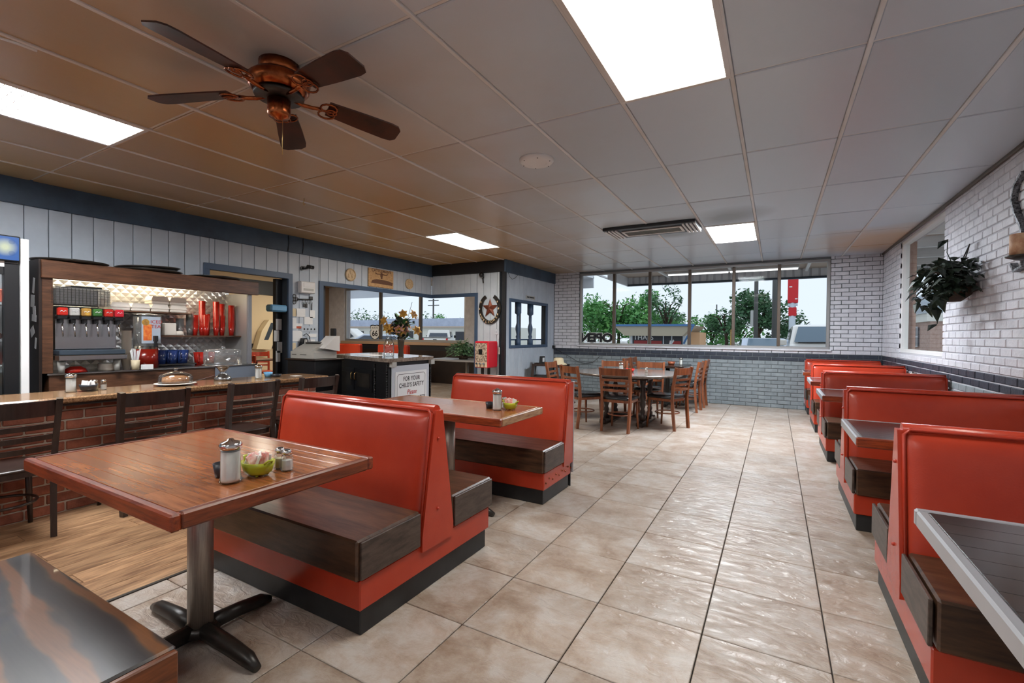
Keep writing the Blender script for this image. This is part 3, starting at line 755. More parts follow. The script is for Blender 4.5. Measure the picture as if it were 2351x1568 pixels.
# ================================================================ CEILING FIXTURES
def panel_light(ij, label, m, inset=.02, slats=False):
    x0, x1, y0, y1 = cell(*ij); c = ((x0 + x1) / 2, (y0 + y1) / 2, CE)
    t = thing('ceiling_light', (c[0], c[1], CE - .01), label, 'light', 'fluorescent ceiling lights')
    g = G()
    for (a, b, p, q) in ((x0, x1, y0, y0 + .03), (x0, x1, y1 - .03, y1), (x0, x0 + .03, y0 + .03, y1 - .03), (x1 - .03, x1, y0 + .03, y1 - .03)):
        g.box(a, b, p, q, CE - .012, CE + .02, c=.003)
    part('light_frame', g, M['tbar'], t)
    part('diffuser', G().box(x0 + .03, x1 - .03, y0 + .03, y1 - .03, CE - .002, CE + .006), M[m], t)
    if slats:
        g = G()
        for k in range(1, 24): g.box(x0 + .03, x1 - .03, y0 + .03 + k * (y1 - y0 - .06) / 24 - .002, y0 + .03 + k * (y1 - y0 - .06) / 24 + .002, CE - .006, CE - .002)
        part('louver', g, M['white_paint'], t)
    return t
panel_light((2, 0), 'warm cream ceiling light panel over the tiled aisle', 'lamp_warm')
panel_light((2, 4), 'white ceiling light panel beside the air grille', 'lamp_dim')
panel_light((-4, -1), 'cool white ceiling light panel beside the brown ceiling fan', 'lamp_cool', slats=True)
panel_light((-4, 3), 'narrow-looking cream ceiling light panel near the boarded wall header', 'lamp_soft')
panel_light((2, -3), 'added fill light panel over the rear booths', 'lamp_rear_fill')  # this and the next two: unseen panels added to fill the room with light
panel_light((-4, -4), 'added fill light panel over the rear of the counter', 'lamp_rear_fill')
panel_light((-1, -3), 'added fill light panel over the rear tables', 'lamp_rear_fill')
# ceiling fan
FC = (-2.33, 1.56)
t = thing('ceiling_fan', (FC[0], FC[1], CE), 'copper ceiling fan with five dark wooden blades', 'ceiling fan')
part('canopy', G().lathe((FC[0], FC[1], CE - .07), [(.075, 0), (.10, .02), (.10, .07)], 24), M['copper'], t)
part('motor_housing', G().lathe((FC[0], FC[1], CE - .17), [(.07, 0), (.125, .012), (.15, .04), (.155, .075), (.13, .1), (.09, .112)], 28), M['copper'], t)
part('switch_cup', G().lathe((FC[0], FC[1], 2.435), [(.012, -.008), (.02, 0), (.05, .01), (.058, .03), (.058, .10), (.045, .105), (.045, .13)], 24), M['copper'], t)
part('vent_ring', G().lathe((FC[0], FC[1], CE - .185), [(.06, 0), (.12, .004), (.125, .016)], 28), M['iron'], t)
for k in range(5):
    a = math.radians(-78 + 72 * k); ca, sa = math.cos(a), math.sin(a)
    def loc2(r, s, z): return (FC[0] + ca * r - sa * s, FC[1] + sa * r + ca * s, z)
    g = G(); pts = [(.25, .056), (.45, .070), (.60, .076), (.645, .070), (.668, .042), (.668, -.042), (.645, -.070), (.60, -.076), (.45, -.070), (.25, -.056)]
    tilt = -.22
    top = [loc2(r, s, 2.562 - .09 * (r - .27) + s * tilt + .004) for r, s in pts]; bot = [loc2(r, s, 2.562 - .09 * (r - .27) + s * tilt - .004) for r, s in pts]
    n = len(pts); g.add(top + bot, [tuple(range(n)), tuple(range(2 * n - 1, n - 1, -1))] + [(i, n + i, n + (i + 1) % n, (i + 1) % n) for i in range(n)])
    b = part('blade', g, M['blade_wood'], t)
    g = G(); g.tube([loc2(.07, 0, 2.555), loc2(.12, 0, 2.545), loc2(.17, 0, 2.545), loc2(.215, 0, 2.551)], .011, 8)
    for s, rr in ((-.028, .034), (.028, .034), (0, .022)):
        ring = [loc2(.25 + (0.02 if s == 0 else 0) + rr * 1.3 * math.cos(q * math.pi / 6), s + rr * math.sin(q * math.pi / 6), 2.551 + (s + rr * math.sin(q * math.pi / 6)) * tilt - .004) for q in range(12)]
        g.tube(ring, .0055, 6, closed=True)
    part('blade_iron', g, M['copper'], t)
g = G().tube([(FC[0] + .03, FC[1], 2.44), (FC[0] + .03, FC[1], 2.24)], .0016, 5)
part('pull_chain', g, M['brass'], t)
# round speaker
single_loc = (-1.717, 3.412)
t = thing('ceiling_speaker', (single_loc[0], single_loc[1], CE), 'round white ceiling speaker with a grey mesh', 'speaker')
part('speaker_ring', G().lathe((single_loc[0], single_loc[1], CE - .022), [(.085, -.006), (.095, -.012), (.125, -.010), (.142, .008), (.142, .022)], 32), M['white_paint'], t)
part('speaker_mesh', G().cyl((single_loc[0], single_loc[1], CE - .024), .086, .006, 28), M['plastic_grey'], t)
for k in range(6):
    a = k * math.pi / 3; part('screw', G().cyl((single_loc[0] + .118 * math.cos(a), single_loc[1] + .118 * math.sin(a), CE - .035), .005, .006, 8), M['iron'], t)
# air grille: filter in the middle, louvres at the ends, dark sides
t = thing('air_grille', (-1.44, 6.25, CE), 'dark ceiling air grille with louvred white ends', 'vent')
part('grille_frame', G().box(-2.02, -.86, 5.98, 6.52, CE - .045, CE - .005, c=.006), M['plastic_black'], t)
part('grille_filter', G().box(-1.78, -1.06, 6.13, 6.37, CE - .052, CE - .046), mat('filter', rgb(112, 112, 102), rough=.8), t)
g = G()
for k in range(40): g.box(-1.77 + k * .0178, -1.765 + k * .0178, 6.13, 6.37, CE - .055, CE - .052)
part('filter_ribs', g, M['iron'], t)
g = G().box(-1.80, -1.04, 6.10, 6.13, CE - .06, CE - .046, c=.003).box(-1.80, -1.04, 6.37, 6.40, CE - .06, CE - .046, c=.003).box(-1.80, -1.77, 6.13, 6.37, CE - .06, CE - .046).box(-1.07, -1.04, 6.13, 6.37, CE - .06, CE - .046)
part('filter_frame', g, M['tbar'], t)
for k in range(4):
    for s, x in ((-1, -1.86 - .045 * k), (1, -1.02 + .045 * k)):
        part('louvre', G().box(x, x + .024, 6.0, 6.5, CE - .062, CE - .045, c=.003), M['white_paint'], t)
single('ceiling_hook', G().tube([(-4.383, 3.223, CE), (-4.383, 3.223, CE - .03), (-4.40, 3.223, CE - .05), (-4.383, 3.223, CE - .075), (-4.365, 3.223, CE - .06)], .004, 6), M['brass'], 'small brass hook screwed into the brown ceiling', 'hook')
# ================================================================ BOOTHS AND TABLES
def cushion(x0, x1, ybot, ytop, z0, z1, out, bulge=.035):
    """a padded back panel; out = -1 faces -Y, +1 faces +Y; ybot/ytop are its plane at bottom and top"""
    g = G()
    def fn(u, v):
        x = x0 + (x1 - x0) * u; z = z0 + (z1 - z0) * v
        e = lambda t: min(1.0, min(t, 1 - t) / .12)
        ex = min(1.0, min(u, 1 - u) * (x1 - x0) / .07); ez = min(1.0, min(v, 1 - v) * (z1 - z0) / .07)
        k = math.sqrt(max(0, 1 - (1 - ex) ** 2)) * math.sqrt(max(0, 1 - (1 - ez) ** 2))
        y = ybot + (ytop - ybot) * v + out * (bulge * k)
        return (x, y, z)
    us = [0, .008, .02, .04, .07] + [.07 + .86 * i / 8 for i in range(1, 8)] + [.93, .96, .98, .992, 1]
    vs_ = [0, .015, .04, .08, .13, .25, .4, .55, .7, .82, .9, .95, .98, 1]
    pts = [fn(u, v) for v in vs_ for u in us]; nu = len(us)
    fs = []
    for j in range(len(vs_) - 1):
        for i in range(nu - 1):
            q = (j * nu + i, j * nu + i + 1, (j + 1) * nu + i + 1, (j + 1) * nu + i); fs.append(q if out < 0 else q[::-1])
    g.add(pts, fs, True)
    # back side
    b = len(g.v); d = -out * .012
    g.add([(x0, ybot + d, z0), (x1, ybot + d, z0), (x1, ytop + d, z1), (x0, ytop + d, z1)], [(0, 3, 2, 1) if out < 0 else (0, 1, 2, 3)])
    return g
def booth(x0, x1, y0, y1, end, label, single_side=False, rear=None):
    """double booth between y0 and y1 (or a single seat facing -Y with its back at y1); end = +1/-1: the open end in X"""
    cx, cy = (x0 + x1) / 2, (y0 + y1) / 2
    t = thing('booth_bench', (cx, cy, 0), label, 'booth', 'red vinyl booth benches')
    xe = x1 if end > 0 else x0
    part('kick_base', G().box(x0 + .015, x1 - .015, y0 + .015, y1 - .015, 0, .112, c=.004), M['kick_black'], t)
    part('apron', G().box(x0, x1, y0, y1, .112, .245, c=.006), M['vinyl'], t)
    if not single_side:
        ym = cy
        for (a, b) in ((y0 - .02, ym - .13), (ym + .13, y1 + .02)):
            s = part('seat', G().box(x0 + .01, x1 - .0, a, b, .245, .42, c=.008), M['seat_wood'], t)
            xa, xb = sorted((xe - end * .002, xe + end * .012))
            part('seat_end', G().box(xa, xb, a + .015, b - .005, .25, .412, c=.003), M['seat_wood_end'], s, 'worn end board of the seat')
        core = [(ym - .105, .20), (ym + .105, .20), (ym + .105, .30), (ym + .02, .895), (ym - .02, .895), (ym - .105, .30)]
        part('back_core', G().prism(core, x0 + .012, x1 - .012, 'x'), M['vinyl'], t)
        for s in (-1, 1):
            part('back_cushion', cushion(x0 + .0, x1 - .0, ym + s * .112, ym + s * .026, .26, .895, s), M['vinyl'], t)
            g = G(); yb, yt = ym + s * .13, ym + s * .045
            xi0, xi1 = x0 + .03, x1 - .03
            for q, (xa, xb) in enumerate(((x0 + .006, x1 - .006),)):
                g.tube([(xa, yb, .27), (xa, yt, .885), (xa + .02, yt - s * .006, .905), (xb - .02, yt - s * .006, .905), (xb, yt, .885), (xb, yb, .27)], .008, 6)
            part('piping', g, M['vinyl_trim'], t)
        part('top_roll', G().tube([(x0 + .005, ym, .898), (x1 - .005, ym, .898)], .030, 10), M['vinyl'], t)
        g = G(); xa = xe
        tri = [(ym - .125, .215), (ym + .125, .215), (ym + .125, .29), (ym + .028, .90), (ym - .028, .90), (ym - .125, .29)]
        x_0, x_1 = sorted((xe - end * .02, xe + end * .014))
        ep = part('end_panel', G().prism(tri, x_0, x_1, 'x'), M['vinyl'], t)
        for z in (.40, .76): part('button', G().ball((xe + end * .016, ym - .01, z), .008, 8, 5), M['vinyl_trim'], ep)
    else:
        s = part('seat', G().box(x0 + .01, x1, y0 - .02, y1 - .16, .245, .42, c=.008), M['seat_wood'], t)
        xa, xb = sorted((xe - end * .002, xe + end * .012))
        part('seat_end', G().box(xa, xb, y0 - .005, y1 - .17, .25, .412, c=.003), M['seat_wood_end'], s, 'worn end board of the seat')
        core = [(y1 - .16, .2), (y1 + .02, .2), (y1 + .02, .885), (y1 - .055, .885), (y1 - .15, .3)]
        part('back_core', G().prism(core, x0 + .01, x1 - .01, 'x'), M['vinyl'], t)
        part('back_cushion', cushion(x0, x1, y1 - .155, y1 - .06, .26, .895, -1), M['vinyl'], t)
        part('top_roll', G().tube([(x0 + .005, y1 - .02, .893), (x1 - .005, y1 - .02, .893)], .028, 10), M['vinyl'], t)
        g = G(); g.tube([(x0 + .006, y1 - .17, .27), (x0 + .006, y1 - .075, .885), (x0 + .026, y1 - .07, .905), (x1 - .026, y1 - .07, .905), (x1 - .006, y1 - .075, .885), (x1 - .006, y1 - .17, .27)], .008, 6)
        part('piping', g, M['vinyl_trim'], t)
        x_0, x_1 = sorted((xe - end * .012, xe + end * .010))
        part('end_panel', G().prism([(y1 - .165, .21), (y1 + .02, .21), (y1 + .02, .895), (y1 - .06, .895), (y1 - .165, .3)], x_0, x_1, 'x'), M['vinyl'], t)
        xa, xb = sorted((xe - end * .01, xe + end * .014))
        part('edge_trim', G().box(xa, xb, y1 + .02, y1 + .034, .12, .90, c=.004), M['edge_metal'], t, 'pale metal edge strip')
        part('back_board', G().box(x0 + .01, x1 - .01, y1 + .02, y1 + .03, .0, .89), M['kick_black'], t)
        if rear == 'rivets':
            for k in range(9):
                part('rivet', G().ball((xe + end * .002, y0 + .03 + k * .062, .165 + (.022 if k % 2 else 0)), .0075, 8, 5), M['copper'], t)
    return t
LX0, LX1 = -2.70, -1.507
booth(LX0, LX1, 1.383, 2.396, 1, 'red double booth bench between the two oak tables')
booth(LX0, LX1, 3.173, 3.70, 1, 'red single booth bench with copper rivets near the round table', True, 'rivets')
RX0, RX1 = .475, 1.535
for (a, lab) in ((2.06, 'red double booth bench with the deep dark table in front'), (3.84, 'red double booth bench below the candle sconce'),
                 (5.84, 'red double booth bench below the hanging plant'), (7.56, 'red double booth bench under the booth-wall window')):
    booth(RX0, RX1, a, a + 1.03, -1, lab)
booth(RX0, RX1, 9.28, 9.80, -1, 'red single booth bench against the street wall', True)
# plain plywood bench whose corner shows beside the near oak table
t = thing('booth_bench', (-1.95, .38, 0), 'booth bench with a stained plywood seat, table pedestal beside it', 'booth', 'red vinyl booth benches')
part('kick_base', G().box(-2.5, -1.44, -.10, .58, 0, .112), M['kick_black'], t)
part('apron', G().box(-2.52, -1.425, -.12, .60, .112, .245, c=.006), M['vinyl'], t)
s = part('seat', G().box(-2.52, -1.425, .0, .655, .245, .425, c=.006), M['ply'], t)
part('seat_edge', G().box(-1.428, -1.408, .0, .652, .25, .418, c=.004), M['ply_edge'], s, 'raw plywood end of the seat')
part('back_core', G().prism([(-.30, .2), (.0, .2), (-.0, .3), (-.09, .9), (-.13, .9), (-.30, .3)], -2.5, -1.43, 'x'), M['vinyl'], t)
part('back_cushion', cushion(-2.52, -1.42, .0, -.09, .30, .9, 1), M['vinyl'], t)

def table(x0, x1, y0, y1, label, kind, px, py, z=.762, slats=11):
    t = thing('booth_table', ((x0 + x1) / 2, (y0 + y1) / 2, 0), label, 'table', 'booth tables')
    th = .052; e = .03
    tp = part('table_top', G().box(x0 + .01, x1 - .01, y0 + .01, y1 - .01, z - th, z - .004), M['oak_edge' if kind == 'oak' else 'top_dark'], t)
    a, b = ('oak_edge', 'oak_edge_y') if kind == 'oak' else ('edge_metal', 'edge_metal')
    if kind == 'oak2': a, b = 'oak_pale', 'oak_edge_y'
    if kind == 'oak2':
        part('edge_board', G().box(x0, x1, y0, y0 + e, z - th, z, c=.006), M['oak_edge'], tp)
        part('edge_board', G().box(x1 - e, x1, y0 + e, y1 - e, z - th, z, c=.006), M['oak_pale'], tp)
    else:
        part('edge_board', G().box(x0, x1, y0, y0 + e, z - th, z, c=.006), M['oak_edge' if kind != 'oak' else a], tp)
        part('edge_board', G().box(x1 - e, x1, y0 + e, y1 - e, z - th, z, c=.006), M[b], tp)
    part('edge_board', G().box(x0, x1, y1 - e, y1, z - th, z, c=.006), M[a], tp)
    part('edge_board', G().box(x0, x0 + e, y0 + e, y1 - e, z - th, z, c=.006), M[b], tp)
    w = (y1 - y0 - 2 * e) / slats
    for k in range(slats):                      # butcher-block strips
        xa = x0 + e; cuts = sorted(random.uniform(.15, .85) for _ in range(2 if kind != 'dark' else 1)); cuts = [0] + cuts + [1]
        for q in range(len(cuts) - 1):
            L = x1 - x0 - 2 * e
            part('top_strip', G().box(xa + cuts[q] * L + .0004, xa + cuts[q + 1] * L - .0004, y0 + e + k * w + .0004, y0 + e + (k + 1) * w - .0004, z - .012, z - .0015, c=.0006), M['top_dark' if kind == 'dark' else 'top_block'], tp)
    ped = part('pedestal', G().cyl((px, py, .055), .047, z - th - .055, 24), M['steel'], t, 'brushed steel column')
    g = G().cyl((px, py, .035), .075, .03, 20, r2=.055)
    for (dx, dy, L) in ((1, 0, .40), (-1, 0, .40), (0, 1, .31 if kind == 'oak' else .22), (0, -1, .31 if kind == 'oak' else .22)):
        p = [(px + dx * d * L, py + dy * d * L, h) for d, h in ((.1, .045), (.5, .042), (.85, .032), (1.0, .016))]
        g.tube(p, .03, 10, rs=[.034, .031, .028, .016])
    part('cross_foot', g, M['iron'], t, 'black cast iron cross foot')
    return t
table(-2.69, -1.497, .672, 1.446, 'worn oak booth table with a butcher-block top and chipped edge', 'oak', -2.09, 1.05)
table(-2.78, -1.487, 2.49, 3.10, 'oak booth table with a pale edge between the red benches', 'oak2', -2.12, 2.80, slats=9)
for (a, b, lab) in ((.90, 1.885, 'dark-topped booth table with a thick silver edge, one seat past the red bench'), (3.06, 3.74, 'dark-topped booth table below the candle sconce'),
                    (5.12, 5.88, 'dark-topped booth table below the hanging plant'), (6.76, 7.50, 'dark-topped booth table under the booth-wall window'), (8.50, 9.2, 'dark-topped booth table in the corner by the street wall')):
    tb = table(.385, 1.53, a, b, lab, 'dark', .98, (a + b) / 2)

# ---------------------------------------------------------------- chairs
def chair(name, wood, pad, label, cat='chair', group=None):
    """ladder-back chair facing +Y, origin on the floor under the seat's middle; back at -Y"""
    t = thing(name, (0, 0, 0), label, cat, group); w = .195
    for s in (-1, 1):
        pts = [(s * (w - .01), -.225, 0), (s * (w - .005), -.205, .2), (s * w, -.19, .43), (s * (w + .005), -.205, .6), (s * (w + .012), -.255, .87)]
        part('back_post', G().tube(pts, .018, flat=(.0155, .019)), M[wood], t)
        part('front_leg', G().tube([(s * .19, .2, 0), (s * .18, .185, .2), (s * .172, .175, .43)], .018, 8, rs=[.013, .017, .02]), M[wood], t)
    def rail(z, h, y0, th=.009):
        g = G(); n = 8; a = []
        for i in range(n + 1):
            u = -1 + 2 * i / n; a.append((u * (w + .002), y0 - .028 * (1 - u * u)))
        vs = []; fs = []
        for (x, y) in a: vs += [(x, y - th, z), (x, y + th, z), (x, y + th - .004, z + h), (x, y - th - .004, z + h)]
        for i in range(n):
            o = i * 4
            for q in range(4): fs.append((o + q, o + 4 + q, o + 4 + (q + 1) % 4, o + (q + 1) % 4))
        fs.append((0, 1, 2, 3)); fs.append((n * 4 + 3, n * 4 + 2, n * 4 + 1, n * 4))
        return g.add(vs, fs)
    part('top_rail', rail(.765, .095, -.24), M[wood], t)
    for z, y in ((.685, -.225), (.615, -.21), (.545, -.203)): part('back_slat', rail(z, .032, y, .008), M[wood], t)
    def outline(k, z0, z1, cr):
        base = [(-.2, .17), (-.17, .215), (-.1, .235), (0, .24), (.1, .235), (.17, .215), (.2, .17), (.205, 0), (.19, -.17), (.12, -.195), (-.12, -.195), (-.19, -.17), (-.205, 0)][::-1]
        g = G(); n = len(base)
        rings = [(k * 1.0, z0), (k * 1.02, z0 + (z1 - z0) * .35), (k * 1.0, z0 + (z1 - z0) * .7), (k * .88, z1)] if cr else [(k, z0), (k, z1)]
        vs = [(x * r, y * r, z) for r, z in rings for x, y in base]; fs = []
        for q in range(len(rings) - 1):
            for i in range(n): fs.append((q * n + i, q * n + (i + 1) % n, (q + 1) * n + (i + 1) % n, (q + 1) * n + i))
        g.add(vs, fs, cr); o = len(g.v) - n
        g.f.append(tuple(range(n))[::-1]); g.sm.append(False); g.f.append(tuple(o + i for i in range(n))); g.sm.append(cr)
        g.f = [f[::-1] for f in g.f]
        return g
    part('seat_frame', outline(.96, .395, .432, False), M[wood], t)
    part('seat', outline(1.0, .432, .475 if pad else .452, True), M['black_pad' if pad else wood], t)
    ring = [(.165 * math.cos(a), .165 * math.sin(a) - .005, .22) for a in [math.pi * 2 * i / 20 for i in range(20)]]
    part('stretcher', G().tube(ring, .009, 6, closed=True), M[wood], t)
    return t
def face(dx, dy): return math.atan2(-dx, dy)
dc = chair('counter_chair', 'dark_wood', False, 'dark ladder-back chair at the counter, sugar jar and napkin bowl opposite', 'chair', 'dark chairs along the brick counter')
dc.location = (-4.15, .93, 0); dc.rotation_euler = (0, 0, face(-1, .0))
again(dc, (-4.15, 1.67, 0), face(-1, .03), 'dark ladder-back counter chair in front of the glass cake dome')
again(dc, (-4.15, 2.40, 0), face(-1, .0), 'dark ladder-back counter chair in front of the tall cake stand')
again(dc, (-4.15, 3.05, 0), face(-1, -.02), 'dark ladder-back counter chair beside the black cash cabinet')
bc = chair('dining_chair', 'chair_wood', True, 'brown ladder-back chair, its back to the rivet booth, facing the round table', 'chair', 'brown chairs of the round table')
bc.location = (-1.85, 6.33, 0); bc.rotation_euler = (0, 0, face(.04, 1))
bc['label'] = 'brown ladder-back chair with black pad at the open aisle side of the round table'
again(bc, (-2.41, 6.36, 0), face(.55, .83), 'brown ladder-back chair beside the rivet booth, pulled up to the round table')
again(bc, (-1.33, 6.86, 0), face(-.94, .33), 'brown ladder-back chair turned sideways, seat facing the round table from the tiled aisle')
again(bc, (-2.36, 7.68, 0), face(.25, -.95), 'brown ladder-back chair on the window side of the round table, behind the sugar jar')
again(bc, (-1.80, 7.72, 0), face(.05, -1), 'brown ladder-back chair on the window side of the round table, next to the wall table')
again(bc, (-2.95, 6.98, 0), face(1, .05), 'brown ladder-back chair next to the child high chairs')
for (p, f, lab) in (((-2.28, 9.04, 0), (1, 0), 'brown chair at the small wall table, back to the board wall'), ((-2.28, 9.53, 0), (1, 0), 'brown chair at the small wall table in the brick corner'),
                    ((-1.36, 8.62, 0), (-1, .05), 'brown chair on the aisle side of the small wall table'), ((-1.34, 9.3, 0), (-1, 0), 'brown chair on the aisle side of the small wall table, against the brick')):
    again(bc, p, face(*f), lab, 'brown chairs of the small wall table')
# round table on a turned trestle
RT = (-1.93, 7.02)
t = thing('round_table', (RT[0], RT[1], 0), 'round grey-topped dining table on turned dark legs', 'table')
g = G().lathe((RT[0], RT[1], .712), [(.70, -.0), (.77, .008), (.785, .025), (.78, .04), (.765, .043)], 48)
part('table_top', g, mat('table_grey', rgb(120, 112, 106), rough=.16, col2=rgb(92, 84, 78), vs=4, stretch=(1, 8, 1), coat=.3), t)
leg = [(.045, .07), (.045, .14), (.028, .16), (.04, .2), (.026, .24), (.045, .3), (.034, .36), (.05, .4), (.03, .46), (.042, .52), (.028, .57), (.045, .62), (.045, .71)]
for sx in (-1, 1):
    for sy in (-1, 1): part('turned_leg', G().lathe((RT[0] + sx * .27, RT[1] + sy * .22, 0), leg, 14), M['dark_wood'], t)
    part('foot_beam', G().box(RT[0] + sx * .27 - .05, RT[0] + sx * .27 + .05, RT[1] - .40, RT[1] + .40, .0, .07, c=.012), M['dark_wood'], t)
part('stretcher_beam', G().box(RT[0] - .36, RT[0] + .36, RT[1] - .05, RT[1] + .05, .075, .115, c=.008), M['dark_wood'], t)
part('under_rail', G().box(RT[0] - .36, RT[0] + .36, RT[1] - .30, RT[1] + .30, .66, .712, c=.008), M['dark_wood'], t)
# small wall table
t = thing('wall_table', (-1.78, 9.2, 0), 'small dark dining table against the painted brick', 'table')
part('table_top', G().box(-2.10, -1.42, 8.75, 9.65, .72, .76, c=.008), M['top_dark'], t)
part('pedestal', G().cyl((-1.78, 9.2, .05), .04, .67, 16), M['iron'], t)
part('cross_foot', G().box(-2.1, -1.46, 9.16, 9.24, 0, .05, c=.01).box(-1.82, -1.74, 8.85, 9.55, 0, .05, c=.01), M['iron'], t)
# child high chairs by the spindle window, wooden booster on top
def high_chair(x, y, rz, label):
    t = thing('high_chair', (0, 0, 0), label, 'high chair', 'child high chairs by the spindle window')
    for s in (-1, 1):
        g = G()
        x_ = s * .19
        for (a, b) in (((-.22, 0), (-.15, .72)), ((.22, 0), (.15, .72))): g.tube([(x_, a[0], a[1]), (x_, b[0], b[1])], .02, flat=(.012, .028))
        for z in (.12, .45, .70): g.box(x_ - .012, x_ + .012, -.2 + z * .07, .2 - z * .07, z - .025, z + .025, c=.004)
        part('side_frame', g, M['dark_wood'], t)
    part('seat', G().box(-.18, .18, -.16, .15, .44, .46), M['dark_wood'], t)
    part('back_board', G().box(-.18, .18, -.165, -.145, .47, .70), M['dark_wood'], t)
    part('tray_bar', G().box(-.2, .2, .13, .17, .62, .70, c=.008), M['dark_wood'], t)
    t.location = (x, y, 0); t.rotation_euler = (0, 0, rz)
    return t
high_chair(-4.17, 8.62, math.radians(-70), 'dark wooden high chair pushed against the board wall')
high_chair(-3.72, 8.45, math.radians(-80), 'dark wooden high chair carrying the tan booster seat')
t = thing('booster_seat', (-3.72, 8.45, .72), 'tan plastic child booster on a dark high chair', 'booster seat')
part('shell', G().lathe((-3.72, 8.45, .722), [(.17, 0), (.16, .02), (.11, .04), (.09, .13), (.06, .14)], 18), M['plastic_beige'], t)
t = thing('tent_card', (-4.17, 8.62, .725), 'small framed card standing on a high chair', 'card')
part('card_frame', G().prism([(8.55, .726), (8.73, .726), (8.70, .87), (8.58, .87)], -4.2, -4.14, 'x'), M['plastic_black'], t)
part('card_face', G().box(-4.139, -4.136, 8.59, 8.68, .755, .84), M['paper'], t)
# ================================================================ CONDIMENTS
def sugar_jar(x, y, z, label, group='sugar jars', s=1.0):
    t = thing('sugar_jar', (x, y, z), label, 'sugar jar', group); z += .0005
    part('glass_body', G().lathe((x, y, z), [(.033 * s, 0), (.036 * s, .006 * s), (.031 * s, .02 * s), (.030 * s, .105 * s), (.032 * s, .115 * s)], 16), M['jar'], t)
    part('sugar', G().lathe((x, y, z), [(.028 * s, .004 * s), (.029 * s, .012 * s), (.0285 * s, .104 * s)], 16), M['sugar'], t)
    part('lid', G().lathe((x, y, z), [(.034 * s, .112 * s), (.035 * s, .126 * s), (.030 * s, .134 * s), (.012 * s, .140 * s), (.008 * s, .146 * s)], 16), M['chrome'], t)
def shaker(x, y, z, label, fill='sugar', group='salt and pepper shakers', s=1.0):
    t = thing('shaker', (x, y, z), label, 'shaker', group); z += .0005
    part('glass_body', G().lathe((x, y, z), [(.021 * s, 0), (.0225 * s, .004 * s), (.0215 * s, .05 * s), (.016 * s, .062 * s)], 8, smooth=False), M['jar'], t)
    part('filling', G().lathe((x, y, z), [(.018 * s, .004 * s), (.018 * s, .04 * s)], 8, smooth=False), M[fill], t)
    part('cap', G().lathe((x, y, z), [(.017 * s, .060 * s), (.0175 * s, .074 * s), (.012 * s, .080 * s)], 14), M['chrome'], t)
def bowl(x, y, z, label, m='green_bowl', sx=1.0, group='packet bowls', handles=True):
    t = thing('packet_bowl', (x, y, z), label, 'bowl', group); z += .0005
    part('shell', G().lathe((x, y, z + .006), [(.034, 0), (.044, .008), (.05, .03), (.053, .046), (.049, .046), (.045, .03), (.036, .008)], 20, sx=sx), M[m], t)
    if handles:
        for s in (-1, 1): part('handle', G().tube([(x + s * .048 * sx, y - .014, z + .05), (x + s * .06 * sx, y - .008, z + .062), (x + s * .06 * sx, y + .008, z + .062), (x + s * .048 * sx, y + .014, z + .05)], .004, 6), M[m], t)
        for a in range(4): part('foot', G().cyl((x + .028 * sx * math.cos(a * 1.57 + .78), y + .028 * math.sin(a * 1.57 + .78), z), .005, .010, 8), M[m], t)
def packets(x, y, z, n, where, group, pink=True):
    for k in range(n):
        a = 2.4 * k; r = .024 if k else 0
        g = G().box(-.018, .018, -.0035, .0035, -.022, .026, c=.0015).move(x + r * math.cos(a), y + r * math.sin(a), z + .05 + .004 * (k % 3), rz=a, rx=random.uniform(-.35, .35), ry=random.uniform(-.4, .4))
        p = pink and k % 2 == 0
        single('sweetener_packet', g, M['packet_pink' if p else 'packet_white'], ('pink sweetener packet in the ' if p else 'white sugar packet in the ') + where, 'packet', group)
TZ = .762
sugar_jar(-1.665, .935, TZ, 'glass sugar jar with steel flap lid on the worn oak table', s=1.05)
bowl(-1.665, 1.035, TZ, 'lime green bowl of sweetener packets on the worn oak table', sx=1.25)
packets(-1.665, 1.035, TZ, 9, 'lime bowl on the worn oak table', 'packets on the worn oak table')
shaker(-1.625, 1.125, TZ, 'glass salt shaker on the worn oak table')
shaker(-1.675, 1.13, TZ, 'glass pepper shaker behind the salt on the worn oak table', 'paper_cream')
single('jelly_cup', G().lathe((-1.755, .955, TZ), [(.022, 0), (.03, .05), (.028, .05), (.02, .006)], 16), M['black_bowl'], 'small dark cup behind the sugar jar on the worn oak table', 'cup')
sugar_jar(-1.70, 2.80, TZ, 'glass sugar jar on the pale-edged oak table', s=1.05)
bowl(-1.63, 2.865, TZ, 'lime green packet bowl on the pale-edged oak table', sx=1.0)
packets(-1.63, 2.865, TZ, 5, 'lime bowl on the pale-edged oak table', 'packets on the pale-edged oak table')
shaker(-1.70, 2.90, TZ, 'glass shaker behind the jar on the pale-edged oak table')
single('jelly_cup', G().lathe((-1.79, 2.84, TZ), [(.022, 0), (.03, .045), (.028, .045), (.02, .006)], 16), M['black_bowl'], 'small dark cup on the pale-edged oak table', 'cup')
# ================================================================ COUNTER
CZT = .83
t = thing('lunch_counter', (-4.5, 1.1, 0), 'brick-fronted lunch counter with a speckled granite top', 'counter')
body = part('counter_body', G().box(-4.72, -4.412, -1.2, 3.40, 0, .775), M['mortar'], t)
part('counter_top', G().box(-4.80, -4.27, -1.25, 3.46, .788, CZT, c=.010), M['granite'], t)
part('top_edge', G().box(-4.78, -4.31, -1.23, 3.44, .765, .790), M['hutch_dark'], t)
lay(body, lambda u, z: (-4.412, u, z), -1.2, 3.40, .005, .765, [], lambda z: 'brick_red', 'x', (1, 0, 0), 260, 8)
